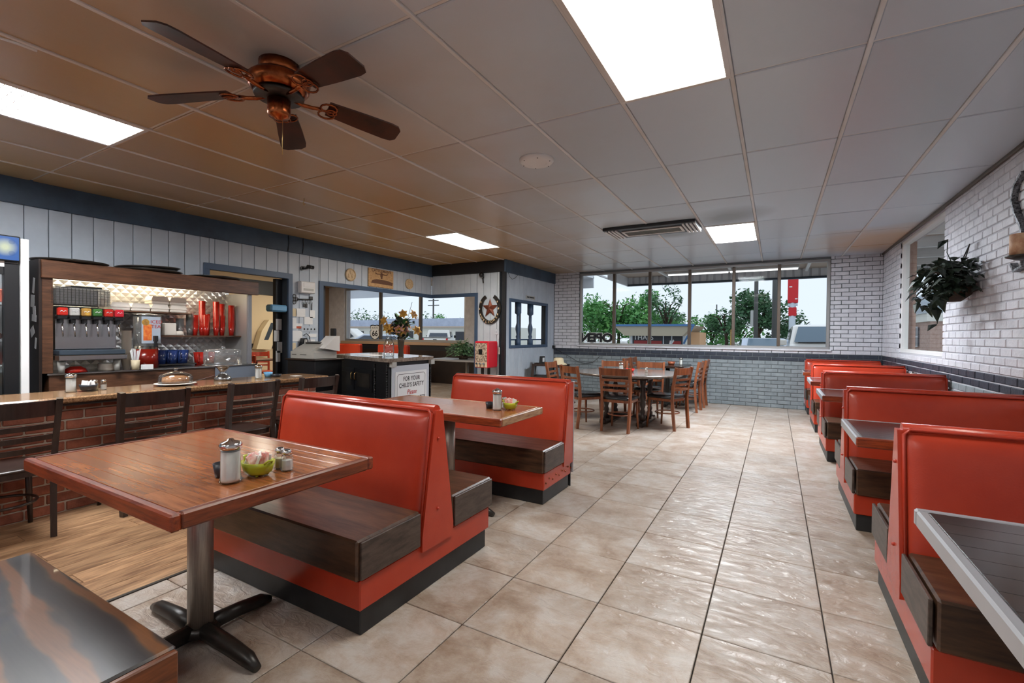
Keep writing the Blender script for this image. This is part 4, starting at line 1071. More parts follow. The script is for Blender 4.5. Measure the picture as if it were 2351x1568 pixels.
# things on the counter
sugar_jar(-4.60, 1.405, CZT, 'glass sugar jar at the cooler end of the granite counter')
bowl(-4.58, 1.50, CZT, 'shallow dark bowl of packets on the granite counter', 'black_bowl', 1.4, handles=False)
packets(-4.58, 1.50, CZT, 5, 'dark bowl on the granite counter', 'packets at the cooler end of the counter', pink=False)
shaker(-4.60, 1.60, CZT, 'glass shaker at the cooler end of the granite counter')
shaker(-4.64, 1.56, CZT, 'glass pepper shaker at the cooler end of the granite counter', 'paper_cream')
sugar_jar(-4.50, 2.80, CZT, 'glass sugar jar at the register end of the granite counter')
single('blue_cup', G().lathe((-4.62, 2.98, CZT), [(.03, 0), (.045, .05), (.042, .05), (.028, .006)], 16), M['sky_blue'], 'blue bowl at the register end of the granite counter', 'bowl')
single('jelly_cup', G().lathe((-4.56, 3.03, CZT), [(.04, 0), (.055, .03), (.05, .03), (.036, .006)], 16), M['black_bowl'], 'dark dish beside the blue bowl on the counter', 'cup')
single('guest_check', G().box(-4.55, -4.45, 3.18, 3.26, CZT + .0005, CZT + .002), M['paper'], 'white guest check lying on the granite counter', 'paper')
# low cake dome
c = (-4.52, 2.07)
t = thing('cake_dome', (c[0], c[1], CZT), 'low glass cake dome over a brown cake on a white plate', 'cake dome')
part('plate', G().lathe((c[0], c[1], CZT + .0005), [(.07, 0), (.14, .014), (.155, .018), (.135, .020), (.0, .012)], 32), M['foam_white'], t)
part('dome', G().lathe((c[0], c[1], CZT + .02), [(.125, 0), (.125, .045), (.11, .075), (.06, .095), (.012, .10), (.010, .108), (.018, .118), (.012, .128), (.002, .130)], 32), M['dome'], t)
part('cake', G().lathe((c[0], c[1], CZT + .02), [(.095, 0), (.1, .02), (.095, .05), (.06, .06), (.02, .062)], 20), mat('cake', rgb(190, 140, 96), rough=.8, col2=rgb(150, 100, 62), vs=30), t)
single('cake_server', G().box(-.012, .012, -.09, .09, -.002, .002).move(c[0] + .05, c[1] + .20, CZT + .045, rx=.32, rz=-.5), M['chrome'], 'silver server leaning off the cake plate', 'cake server')
# tall cake stand
c = (-4.64, 2.53)
t = thing('cake_stand', (c[0], c[1], CZT), 'tall steel cake stand with a straight-sided clear cover', 'cake stand')
part('pedestal', G().lathe((c[0], c[1], CZT + .0005), [(.07, 0), (.075, .01), (.07, .03), (.05, .045), (.022, .075), (.045, .115), (.062, .13), (.062, .14)], 28), M['stainless'], t)
part('plate', G().lathe((c[0], c[1], CZT + .14), [(.06, 0), (.165, .006), (.172, .014), (.165, .016), (.01, .012)], 32), M['stainless'], t)
part('cover', G().lathe((c[0], c[1], CZT + .156), [(.158, 0), (.158, .12), (.150, .138), (.06, .146), (.016, .148), (.012, .156), (.02, .166), (.004, .172)], 32), M['clear_plastic'], t)
# ================================================================ BACK BAR
HX, HY0, HY1 = -5.70, 1.545, 3.46
t = thing('back_bar', (-5.97, 2.5, 0), 'brown wooden back bar hutch with quilted steel lining and shelves', 'cabinet')
part('base_cabinet', G().box(-6.22, HX, HY0 + .045, 3.5, 0, .885, c=.004), M['hutch_wood'], t)
part('base_front', G().box(HX, HX + .008, 3.02, 3.5, .3, .885), mat('bluish_panel', rgb(120, 130, 146), rough=.35), t, 'pale grey front panel')
part('counter_plate', G().box(-6.22, HX + .02, HY0 + .03, 3.52, .885, .905, c=.004), M['stainless'], t, 'stainless counter plate')
part('side_panel', G().box(-6.22, HX, HY0 - .02, HY0 + .0, 0, 1.93), M['hutch_dark'], t, 'near-black side panel')
part('side_post', G().box(HX - .045, HX, HY0, HY0 + .075, .905, 1.93, c=.003), M['hutch_wood'], t)
part('side_lining', G().box(-6.22, HX - .04, HY1 - .04, HY1, .905, 1.78), M['quilt'], t)
part('side_post', G().box(HX - .04, HX, HY1 - .045, HY1, .905, 1.78, c=.003), mat('post_grey', rgb(128, 130, 138), rough=.4), t, 'grey end post')
part('valance', G().box(HX - .02, HX + .03, HY0 - .01, 3.53, 1.765, 1.925, c=.005), M['hutch_wood'], t)
part('hutch_roof', G().box(-6.22, HX, HY0 - .01, 3.52, 1.90, 1.925), M['hutch_wood'], t)
part('shelf', G().box(-6.20, -5.88, 2.13, 2.86, 1.495, 1.51, c=.002), M['hutch_wood'], t)
part('shelf', G().box(-6.20, -5.86, 2.52, HY1 - .04, 1.238, 1.253, c=.002), M['hutch_wood'], t)
part('shelf_rack', G().box(-6.15, -5.86, 2.52, 2.90, .925, .935), M['iron'], t)
lp = part('shelf_lamp', G().box(-6.05, -5.95, HY0 + .1, 3.1, 1.875, 1.90), M['lamp_hutch'], t)
# quilted sheet as embossed diamonds
qb = part('quilted_lining', G().box(-6.222, -6.21, HY0, HY1, .905, 1.9), M['quilt'], t)
g = G(); d = .085; y = HY0 + d
r = 0
z = .95
while z < 1.86:
    y = HY0 + d / 2 + (d / 2 if r % 2 else 0)
    while y < HY1 - d / 2:
        h = d * .49
        g.add([(-6.21, y - h, z), (-6.21, y, z - h), (-6.21, y + h, z), (-6.21, y, z + h), (-6.203, y, z)], [(0, 1, 4), (1, 2, 4), (2, 3, 4), (3, 0, 4)][::1])
        y += d
    z += d / 2; r += 1
g.f = [f[::-1] for f in g.f]
part('quilting', g, M['quilt'], t, kind='stuff')
# soda fountain
t = thing('soda_fountain', (-5.74, 1.86, .905), 'black and steel soda fountain with six coloured valve labels', 'soda fountain')
part('back_splash', G().box(-5.86, -5.72, 1.635, 2.09, 1.12, 1.44, c=.004), M['stainless'], t)
part('tower', G().box(-5.98, -5.86, 1.625, 2.12, 1.10, 1.52, c=.004), M['plastic_black'], t)
part('drip_tray', G().box(-5.9, -5.58, 1.625, 2.13, 1.02, 1.07, c=.006), M['stainless'], t)
part('drip_grate', G().box(-5.89, -5.59, 1.63, 2.12, 1.07, 1.115, c=.006), M['fascia_dark'], t)
for y in (1.66, 2.07): part('leg', G().cyl((-5.65, y, .9055), .022, .115, 10, r2=.03), M['plastic_grey'], t)
for k, cn in enumerate(('cup_red', 'plastic_grey', 'flower_gold', 'leaf_green', 'cup_red', 'machine_red')):
    y = 1.668 + k * .084
    v = part('valve', G().box(-5.72, -5.64, y - .034, y + .034, 1.40, 1.43, c=.004).box(-5.70, -5.66, y - .012, y + .012, 1.36, 1.40), M['plastic_black'], t)
    lb = part('valve_label', G().box(-5.675, -5.63, y - .035, y + .035, 1.432, 1.505, c=.008), M[cn], t)
    part('label_mark', G().tube([(-5.629, y - .022, 1.468), (-5.6285, y - .010, 1.478), (-5.6285, y + .003, 1.466), (-5.6285, y + .012, 1.478), (-5.629, y + .022, 1.472)], .003, 5), M['white_paint'], lb)
    part('nozzle', G().tube([(-5.66, y, 1.365), (-5.65, y, 1.31), (-5.635, y, 1.24)], .006, 6), M['chrome'], v)
part('ice_bin', G().box(-5.98, -5.70, 1.625, 2.04, 1.53, 1.70, c=.01), M['clear_plastic'], t, 'clear ice bin')
part('ice_bin_lid', G().box(-5.96, -5.72, 1.75, 1.98, 1.70, 1.715, c=.003), M['plastic_black'], t)
g = G()
for k in range(16): g.box(-5.70, -5.697, 1.61 + k * .027, 1.613 + k * .027, 1.54, 1.69)
for k in range(6): g.box(-5.70, -5.697, 1.60, 2.04, 1.55 + k * .025, 1.552 + k * .025)
part('bin_mesh', g, M['iron'], t)
part('bin_back', G().box(-5.99, -5.98, 1.625, 2.04, 1.52, 1.70), M['plastic_black'], t)
# takeout boxes
bm = G().box(-.085, .085, -.085, .085, 0, .035, c=.008).box(-.088, .088, -.088, .088, .035, .045).prism([(-.085, .045), (.085, .045), (.07, .085), (-.07, .085)], -.08, .08, 'x').mesh('takeout_box', M['foam_white'])
for k, (y, z, n) in enumerate(((2.20, 1.5105, 1), (2.38, 1.5105, 1), (2.56, 1.5105, 2), (2.74, 1.5105, 2))):
    for q in range(n):
        o = tag(link('takeout_box', bm, None, (-6.0, y, z + q * .087)), ('white foam takeout box resting on another foam box' if q else 'white foam takeout box under another foam box') if n > 1 else 'white foam takeout box lying alone on the upper shelf', 'box', 'foam boxes on the back bar shelf')
# stacks of red tumblers
tm = G().lathe((0, 0, 0), [(.024, 0), (.036, .125), (.034, .125), (.022, .004)], 14).mesh('tumbler', M['cup_red'])
for k, (y, x, n) in enumerate(((2.95, -6.0, 8), (3.03, -6.0, 18), (3.11, -6.05, 9), (3.18, -5.98, 18), (3.26, -6.0, 8), (3.30, -6.08, 17), (3.365, -5.98, 16), (3.03, -5.92, 8))):
    for q in range(n): tag(link('tumbler', tm, None, (x, y, 1.2535 + q * .017)), 'red plastic tumbler in a tall nested stack on the middle shelf' if n > 12 else 'red plastic tumbler in a short nested stack on the middle shelf', 'tumbler', 'red tumblers on the back bar shelf')
cm2 = G().lathe((0, 0, 0), [(.026, 0), (.040, .11), (.038, .11), (.024, .004)], 14).mesh('clear_tumbler', M['clear_plastic'])
for y, n in ((2.895, 10), (2.79, 6)):
    for q in range(n): tag(link('clear_tumbler', cm2, None, (-6.0, y, 1.2535 + q * .017)), 'clear plastic tumbler in the stack touching the red tumblers' if n > 8 else 'clear plastic tumbler in the low stack beside the white box', 'tumbler', 'clear tumblers on the back bar shelf')
fm = G().lathe((0, 0, 0), [(.028, 0), (.042, .11), (.045, .11), (.04, .11), (.026, .004)], 14).mesh('foam_cup', M['foam_white'])
for y, x, z, n in ((2.175, -5.72, .9055, 14), (2.55, -5.97, 1.2535, 6)):
    for q in range(n): tag(link('foam_cup', fm, None, (x, y, z + q * .022)), 'white foam cup nested beside the soda fountain' if n > 8 else 'white foam cup nested on the middle shelf', 'cup', 'foam cups on the back bar')
single('napkin_box', G().box(-6.05, -5.92, 2.60, 2.72, 1.2535, 1.39, c=.006), M['foam_white'], 'white square box on the middle back bar shelf', 'box')
single('lid_pile', G().lathe((-5.97, 2.78 - .02, 1.2535), [(.05, 0), (.055, .02), (.05, .03), (.054, .04), (.03, .05)], 14), M['foam_white'], 'low pile of cup lids on the middle shelf', 'lids')
# iced tea urn
t = thing('tea_urn', (-5.82, 2.38, .905), 'clear iced tea urn half full of red-brown tea', 'drink dispenser')
part('urn_tank', G().cyl((-5.82, 2.38, 1.14), .105, .32, 24), M['clear_plastic'], t)
part('urn_lid', G().lathe((-5.82, 2.38, 1.46), [(.11, 0), (.11, .015), (.03, .025)], 24), M['stainless'], t)
part('urn_lower', G().cyl((-5.82, 2.38, .9055), .108, .235, 24), M['stainless'], t)
part('tea', G().cyl((-5.82, 2.38, .91), .109, .20, 24), M['tea_red'], t)
part('tap', G().box(-5.71, -5.66, 2.40, 2.43, 1.19, 1.25, c=.004).box(-5.69, -5.66, 2.40, 2.42, 1.13, 1.19), M['plastic_black'], t)
lb = part('label_card', G().prism([(2.30, 1.17), (2.47, 1.17), (2.47, 1.45), (2.30, 1.45)], -5.712, -5.709, 'x'), mat('tea_label', rgb(176, 190, 206), rough=.5), t, 'printed iced tea card')
part('tea_glass_print', G().box(-5.709, -5.7075, 2.315, 2.39, 1.20, 1.37), mat('print_orange', rgb(222, 92, 40), rough=.5, col2=rgb(240, 150, 70), vs=30), lb)
part('lemon_print', G().cyl((-5.7085, 2.335, 1.39), .034, .0015, 16, axis='x'), M['flower_gold'], lb)
lettering('iced_lettering', 'ICED', .050, M['lettering_red'], lb, (-5.7075, 2.432, 1.395), (math.pi / 2, 0, math.pi / 2), depth=.0006)
lettering('tea_lettering', 'TEA', .050, M['lettering_red'], lb, (-5.7075, 2.428, 1.345), (math.pi / 2, 0, math.pi / 2), depth=.0006)
# pitchers
def pitcher(x, y, m, label, group, z=.9355):
    t = thing('pitcher', (x, y, z), label, 'pitcher', group)
    part('jug', G().lathe((x, y, z), [(.05, 0), (.065, .15), (.062, .15), (.047, .006)], 18), M[m], t)
    part('handle', G().tube([(x + .045, y - .035, z + .14), (x + .075, y - .06, z + .13), (x + .07, y - .055, z + .05), (x + .04, y - .03, z + .03)], .007, 6), M[m], t)
for k, (y, x) in enumerate(((2.57, -5.95), (2.68, -5.95), (2.79, -5.95), (2.62, -6.08), (2.74, -6.08))): pitcher(x, y, 'pitcher_blue', 'blue plastic pitcher under the middle shelf', 'blue pitchers on the back bar')
pitcher(-5.93, 2.97, 'cup_red', 'red plastic pitcher beside the blue pitchers', 'red pitchers on the back bar', .9055)
pitcher(-5.98, 3.10, 'cup_red', 'red plastic pitcher behind the tall cake stand', 'red pitchers on the back bar', .9055)
# straws, napkin holder and odds on the steel plate
t = thing('straw_cup', (-5.66, 2.20, .905), 'cream cup full of white straws', 'straw holder')
part('cup', G().lathe((-5.63, 2.215, .9055), [(.03, 0), (.038, .10), (.036, .10), (.028, .005)], 14), M['plastic_beige'], t)
for k in range(9):
    a = k * .7; part('straw', G().tube([(-5.63 + .012 * math.cos(a), 2.215 + .012 * math.sin(a), .92), (-5.63 + .04 * math.cos(a), 2.215 + .04 * math.sin(a), 1.10 + .01 * (k % 3))], .004, 5), M['white_paint'], t)
single('card_stand', G().box(-5.63, -5.60, 2.26, 2.36, .9055, .955, c=.003), M['paper'], 'small white card box beside the straws', 'card')
single('red_cloth', G().lathe((-5.72, 1.78, .9055), [(.07, 0), (.06, .03), (.03, .055)], 9, sy=1.3), M['cup_red'], 'red rag under the soda fountain', 'cloth')
single('plate_stack', G().lathe((-5.74, 2.02, .9055), [(.06, 0), (.07, .02), (.065, .04), (.07, .06), (.06, .075)], 16), M['foam_white'], 'stack of small white bowls under the soda fountain', 'bowls')
# round black serving trays on top of the hutch
def tray(x, y, z, rx, ry, label):
    g = G().lathe((0, 0, 0), [(.255, 0), (.285, .02), (.28, .022), (.25, .005)], 36).move(x, y, z, rx=rx, ry=ry)
    single('serving_tray', g, M['iron'], label, 'tray', 'serving trays on the back bar')
tray(-5.90, 1.80, 1.932, 0, 0, 'round black serving tray at the cooler end of the hutch roof')
tray(-5.90, 2.46, 1.930, -.0, 0, 'round black serving tray in the middle of the hutch roof')
tray(-5.90, 2.44, 1.962, .05, 0, 'round black serving tray tilted on top of another')
tray(-5.90, 3.12, 1.932, 0, 0, 'round black serving tray at the doorway end of the hutch roof')
# notes on the dark side of the hutch
for k, (x, z, w, h, r) in enumerate(((-5.83, 1.70, .05, .14, .2), (-5.85, 1.56, .09, .11, .1), (-5.80, 1.47, .07, .08, -.1), (-5.81, 1.405, .11, .06, .1), (-5.83, 1.29, .09, .08, -.5), (-5.78, 1.18, .04, .10, .2))):
    single('paper_note', G().box(-w / 2, w / 2, -.001, .0, 0, h).move(x, HY0 - .0215, z - h / 2, ry=r), M['paper'], 'white note taped to the dark hutch side', 'paper', 'notes on the hutch side')
# ================================================================ COOLER
CY0, CY1 = .58, 1.378
t = thing('glass_cooler', (-5.75, .98, 0), 'white glass-door drink cooler with a blue lit sign on top', 'cooler')
part('cabinet_shell', G().box(-6.15, -5.42, CY1 - .03, CY1, 0, 2.03, c=.004).box(-6.15, -5.42, CY0, CY0 + .03, 0, 2.03, c=.004).box(-6.15, -6.12, CY0 + .03, CY1 - .03, 0, 2.03).box(-6.12, -5.42, CY0 + .03, CY1 - .03, 0, .2).box(-6.12, -5.42, CY0 + .03, CY1 - .03, 1.82, 2.03), M['white_paint'], t)
part('corner_strip', G().box(-5.42, -5.36, CY1 - .05, CY1, .1, 2.04, c=.004), M['white_paint'], t)
sg = part('lit_sign', G().box(-5.42, -5.34, CY0 + .02, CY1 - .055, 1.845, 2.05, c=.006), M['plastic_black'], t)
part('sign_face', G().box(-5.34, -5.335, CY0 + .03, CY1 - .065, 1.855, 2.04), M['cooler_sign'], sg)
part('header_strip', G().box(-5.42, -5.37, CY0 + .02, CY1 - .14, 1.80, 1.845), M['white_paint'], t)
dr = part('door', G().box(-5.42, -5.37, CY1 - .145, CY1 - .055, .15, 1.83, c=.006).box(-5.42, -5.37, CY0 + .02, CY0 + .09, .15, 1.83, c=.006).box(-5.42, -5.37, CY0 + .09, CY1 - .145, 1.74, 1.80).box(-5.42, -5.37, CY0 + .09, CY1 - .145, .15, .22), M['plastic_black'], t)
part('door_glass', G().box(-5.40, -5.39, CY0 + .09, CY1 - .145, .22, 1.74), M['cooler_glass'], dr)
for z in (.62, .95, 1.2, 1.5): part('shelf', G().box(-6.1, -5.46, CY0 + .04, CY1 - .06, z, z + .02), M['white_paint'], t)
part('inner_lamp', G().box(-5.50, -5.46, CY0 + .05, CY1 - .06, 1.77, 1.80), M['lamp_cooler'], t)
for k, (y, z, cn, lab) in enumerate(((1.17, 1.521, 'paper_red', 'orange printed carton in the cooler'), (1.16, 1.221, 'rust', 'brown pie tin in the cooler'), (1.15, .971, 'foam_white', 'foil-topped tub in the cooler'), (1.14, .641, 'foam_white', 'white covered dish in the cooler'))):
    g = G().box(-5.75, -5.52, y - .12, y + .10, z, z + .11 if k == 0 else z + .05, c=.01)
    single('cooler_goods', g, M[cn], lab, 'food pack', 'goods in the cooler')
# ================================================================ CASH END
t = thing('register_cabinet', (-5.28, 4.02, 0), 'black cabinet under the cash register', 'cabinet')
part('cabinet_body', G().box(-5.55, -5.0, 3.84, 4.26, 0, .945, c=.006), M['plastic_black'], t)
part('cabinet_top', G().box(-5.57, -4.98, 3.82, 4.28, .945, .965, c=.004), M['hutch_dark'], t)
t = thing('cash_register', (-5.24, 4.02, .965), 'grey cash register with a sloped keypad and receipt printer', 'cash register')
part('drawer_box', G().box(-5.50, -5.03, 3.85, 4.20, .9655, 1.06, c=.006), M['plastic_grey'], t)
part('drawer_slot', G().box(-5.46, -5.38, 3.846, 3.851, 1.015, 1.022).box(-5.30, -5.18, 3.846, 3.851, 1.015, 1.022), M['iron'], t)
part('keypad_deck', G().prism([(3.86, 1.06), (4.20, 1.06), (4.20, 1.18), (4.05, 1.16), (3.90, 1.09)], -5.48, -5.10, 'x'), M['plastic_grey'], t)
part('display_hood', G().prism([(3.98, 1.10), (4.22, 1.06), (4.22, 1.26), (4.16, 1.26)], -5.20, -5.00, 'x'), M['white_paint'], t)
part('dark_screen', G().prism([(4.03, 1.155), (4.12, 1.165), (4.12, 1.185), (4.03, 1.172)], -5.44, -5.16, 'x'), M['plastic_black'], t)
part('pole_display', G().box(-5.14, -5.06, 4.18, 4.22, 1.26, 1.36, c=.006), M['plastic_black'], t)
# podium: dark cabinet, pale top, sign on its end
P0, P1, P2, P3 = (-3.96, 4.05), (-4.02, 4.95), (-5.50, 5.45), (-5.50, 4.47)
def inset(poly, d):
    cx = sum(p[0] for p in poly) / len(poly); cy = sum(p[1] for p in poly) / len(poly)
    return [(p[0] + (cx - p[0]) * d, p[1] + (cy - p[1]) * d) for p in poly]
t = thing('host_podium', (-4.7, 4.7, 0), 'black panelled host podium with a pale stone top', 'podium')
poly = [P0, P1, P2, P3]
part('podium_top', G().prism(poly, .955, 1.0, 'z'), mat('stone_top', rgb(150, 138, 126), rough=.12, col2=rgb(110, 98, 88), vs=30), t)
body = inset(poly, .055)
part('podium_body', G().prism(body, 0, .955, 'z'), M['plastic_black'], t)
B0, B1, B3 = Vector(body[0]), Vector(body[1]), Vector(body[3])
fdir = (B3 - B0).normalized(); fn = Vector((-fdir.y, fdir.x)); fn = fn if fn.y < 0 else -fn
edir = (B1 - B0).normalized(); en = Vector((edir.y, -edir.x)); en = en if en.x > 0 else -en
def on_face(g, base, d, nrm, u0, u1, z0, z1, t0, t1):
    a, b = base + d * u0, base + d * u1; vs = []
    for tt in (t0, t1):
        for (p, zz) in ((a, z0), (b, z0), (b, z1), (a, z1)): vs.append((p.x + nrm.x * tt, p.y + nrm.y * tt, zz))
    o = [(0, 1, 2, 3), (7, 6, 5, 4), (0, 4, 5, 1), (1, 5, 6, 2), (2, 6, 7, 3), (3, 7, 4, 0)]
    return g.add(vs, o)
FLn = (B3 - B0).length; ELn = (B1 - B0).length
for (u0, u1) in ((.36, .80), (.84, 1.28)):
    for (z0, z1) in ((.56, .84), (.10, .50)):
        d = part('cabinet_door', on_face(G(), B0, fdir, fn, u0, u1, z0, z1, 0, .014), M['plastic_black'], t)
        part('door_panel', on_face(G(), B0, fdir, fn, u0 + .06, u1 - .06, z0 + .05, z1 - .05, .014, .022), M['iron'], d)
        q = u0 + .03 if u0 > .8 else u1 - .03
        c0 = B0 + fdir * q + fn * .02; zc = (z0 + z1) / 2 + .04
        part('handle', G().tube([(c0.x, c0.y, zc - .05), (c0.x + fn.x * .02, c0.y + fn.y * .02, zc - .035), (c0.x + fn.x * .024, c0.y + fn.y * .024, zc), (c0.x + fn.x * .02, c0.y + fn.y * .02, zc + .035), (c0.x, c0.y, zc + .05)], .006, 6), M['brass'], d)
for (bs, dd, nn, u) in ((B0, fdir, fn, .30), (B0, fdir, fn, .015), (B0, edir, en, ELn - .02)):
    g = G(); c0 = bs + dd * u + nn * .01
    for k in range(46): g.ball((c0.x, c0.y, .04 + k * .0195), .013, 8, 5, sz=.8)
    part('rope_pilaster', g, M['plastic_black'], t)
for u in (.02, ELn - .05): part('corbel', on_face(G(), B0, edir, en, u, u + .08, .895, .955, -.02, .045), M['plastic_grey'], t)
sg = thing('safety_sign', (B0.x, B0.y, .2), 'white child safety sign with black and red lettering on the podium end', 'sign')
ang = math.atan2(edir.y, edir.x)
part('foil_backing', on_face(G(), B0, edir, en, .05, ELn - .06, .14, .905, .006, .016), M['cloth_grey'], sg)
part('sign_board', on_face(G(), B0, edir, en, .105, ELn - .12, .16, .83, .016, .022), M['paper'], sg)
g = G(); u0, u1 = .135, ELn - .15
for (a, b, c, d) in ((u0 + .03, u1 - .03, .795, .80), (u0, u0 + .005, .17, .77), (u1 - .005, u1, .17, .77)): on_face(g, B0, edir, en, a, b, c, d, .022, .0228)
for (a, s) in ((u0, 1), (u1, -1)):
    p, q = B0 + edir * a, B0 + edir * (a + s * .03)
    g.tube([(p.x + en.x * .0225, p.y + en.y * .0225, .77), (q.x + en.x * .0225, q.y + en.y * .0225, .797)], .0025, 5)
part('border_line', g, M['lettering_black'], sg)
mid = B0 + edir * ((u0 + u1) / 2) + en * .0235
for txt, z, sz, m, sh in (('FOR YOUR', .735, .078, 'lettering_black', 0), ("CHILD'S SAFETY", .655, .078, 'lettering_black', 0), ('Please', .565, .085, 'lettering_red', .3), ('KEEP THEM SEATED', .475, .072, 'lettering_black', 0), ('AT ALL TIMES', .39, .078, 'lettering_black', 0)):
    lettering('sign_lettering', txt, sz, M[m], sg, (mid.x, mid.y, z), (math.pi / 2, 0, ang), depth=.0006, sx=.80, shear=sh, bold=.0008, space=1.12)
# flower vase and glass bottle, papers on the podium
t = thing('flower_vase', (-4.30, 4.62, 1.0), 'dark green vase with gold and mauve silk lilies', 'flowers')
vx, vy = -4.30, 4.62
part('vase', G().lathe((vx, vy, 1.0005), [(.035, 0), (.038, .01), (.032, .08), (.045, .2), (.05, .26), (.046, .26), (.04, .2), (.028, .02)], 18), mat('vase_glass', rgb(74, 66, 54), rough=.15), t)
rr = random.Random(5)
g = G()
for k in range(26):
    a = rr.uniform(0, 6.28); L = rr.uniform(.12, .30); o = rr.uniform(.02, .13); tip = (vx + o * math.cos(a), vy + o * math.sin(a), 1.26 + L * .8)
    g.tube([(vx, vy, 1.2), (vx + o * .4 * math.cos(a), vy + o * .4 * math.sin(a), 1.26 + L * .3), tip], .0035, 5)
part('stems', g, M['leaf_green'], t)
def leaf(g, p, a, e, L, w, droop=.2):
    ca, sa, ce_, se = math.cos(a), math.sin(a), math.cos(e), math.sin(e)
    d = Vector((ca * ce_, sa * ce_, se)); s = Vector((-sa, ca, 0)); n = d.cross(s); p = Vector(p)
    m = p + d * L * .5 + n * (-.02 * L); q = p + d * L - Vector((0, 0, droop * L))
    g.add([p, m + s * w, q, m - s * w, m + n * w * .25], [(0, 1, 4), (1, 2, 4), (2, 3, 4), (3, 0, 4)])
for k in range(80):
    g = G(); a = rr.uniform(0, 6.28); leaf(g, (vx + .05 * math.cos(a), vy + .05 * math.sin(a), rr.uniform(1.20, 1.46)), a, rr.uniform(.1, 1.2), rr.uniform(.10, .19), rr.uniform(.024, .042))
    part('leaf', g, M['leaf_dark' if k % 3 else 'leaf_green'], t)
def lily(g, c, ax, L, w):
    ax = Vector(ax).normalized(); e1 = ax.cross(Vector((0.3, 0.2, 1))).normalized(); e2 = ax.cross(e1); c = Vector(c)
    for q in range(6):
        a = q * math.pi / 3; d = e1 * math.cos(a) + e2 * math.sin(a); s_ = e2 * math.cos(a) - e1 * math.sin(a)
        m = c + d * L * .5 + ax * L * .45; tip = c + d * L + ax * L * .35
        g.add([c, m + s_ * w, tip, m - s_ * w, m + ax * w * .4], [(0, 1, 4), (1, 2, 4), (2, 3, 4), (3, 0, 4)])
for k in range(17):
    a = rr.uniform(0, 6.28); o = rr.uniform(.05, .22); z = 1.34 + rr.uniform(.0, .26) - o * .25; c = (vx + o * math.cos(a), vy + o * math.sin(a), z); g = G()
    lily(g, c, (math.cos(a) * .8 + .35, math.sin(a) * .8 - .5, .35), rr.uniform(.065, .09), .022)
    g.ball(c, .012, 6, 4)
    part('lily', g, M['flower_gold' if k % 5 in (0, 2, 3) else 'flower_mauve'], t)
part('twig', G().tube([(vx, vy, 1.3), (vx + .06, vy + .06, 1.5), (vx + .10, vy + .10, 1.72)], .003, 5), M['leaf_dark'], t)
t = thing('glass_bottle', (-4.38, 4.52, 1.0), 'clear glass milk bottle standing beside the flower vase', 'bottle')
part('bottle_body', G().lathe((-4.36, 4.46, 1.0005), [(.06, 0), (.068, .01), (.068, .17), (.035, .23), (.03, .29), (.036, .30)], 20), M['jar'], t)
single('podium_paper', G().box(-4.98, -4.66, 4.5, 4.72, 1.0005, 1.003), M['paper'], 'white menus lying on the stone podium top', 'paper')
# bubblegum vending machine
t = thing('gumball_machine', (-4.72, 7.36, 0), 'red wall vending machine with a clear front on a black stand', 'vending machine')
part('cabinet_shell', G().box(-4.88, -4.575, 7.2, 7.54, .685, 1.18, c=.02), M['machine_red'], t)
part('display_window', G().box(-4.855, -4.60, 7.192, 7.202, .80, 1.145), mat('toy_mix', rgb(206, 190, 170), rough=.3, col2=rgb(110, 90, 80), vs=35, lo=.4, hi=.6), t)
part('coin_plate', G().box(-4.855, -4.60, 7.19, 7.202, .70, .795), mat('coin_plate', rgb(220, 196, 170), rough=.4), t)
for k in range(3):
    part('coin_knob', G().cyl((-4.80 + k * .075, 7.15, .765), .02, .04, 12, axis='y'), M['chrome'], t)
part('card_print', G().box(-4.78, -4.70, 7.188, 7.192, .93, 1.03), M['plastic_black'], t)
for x in (-4.80, -4.66): part('leg', G().box(x - .02, x + .02, 7.34, 7.38, 0, .69), M['iron'], t)
part('stand_foot', G().box(-4.92, -4.56, 7.22, 7.5, 0, .02, c=.004), M['iron'], t)
# plant table inside the opening
t = thing('plant_table', (-6.0, 8.3, 0), 'steel-edged table carrying the leafy plant by the entry', 'table')
part('table_top', G().box(-6.75, -5.25, 8.0, 8.75, .72, .76, c=.006), M['edge_metal'], t)
part('pedestal', G().cyl((-5.85, 8.35, .04), .035, .68, 14), M['steel'], t)
part('cross_foot', G().box(-6.2, -5.5, 8.3, 8.4, 0, .04, c=.01).box(-5.9, -5.8, 8.05, 8.65, 0, .04, c=.01), M['edge_metal'], t)
t = thing('leafy_plant', (-5.95, 8.35, .76), 'pale green bushy silk plant in a brown basket', 'plant')
part('basket', G().lathe((-5.95, 8.35, .7605), [(.09, 0), (.13, .08), (.12, .08), (.08, .01)], 16), M['bark'], t)
g = G()
for k in range(520):
    a = rr.uniform(0, 6.28); o = rr.uniform(.02, .32); leaf(g, (-5.95 + o * math.cos(a), 8.35 + o * math.sin(a), .84 + rr.uniform(0, .36) * (1 - o * 1.5)), a, rr.uniform(-.4, .9), rr.uniform(.07, .13), .028)
part('foliage', g, M['leaf_pale'], t, kind='stuff')
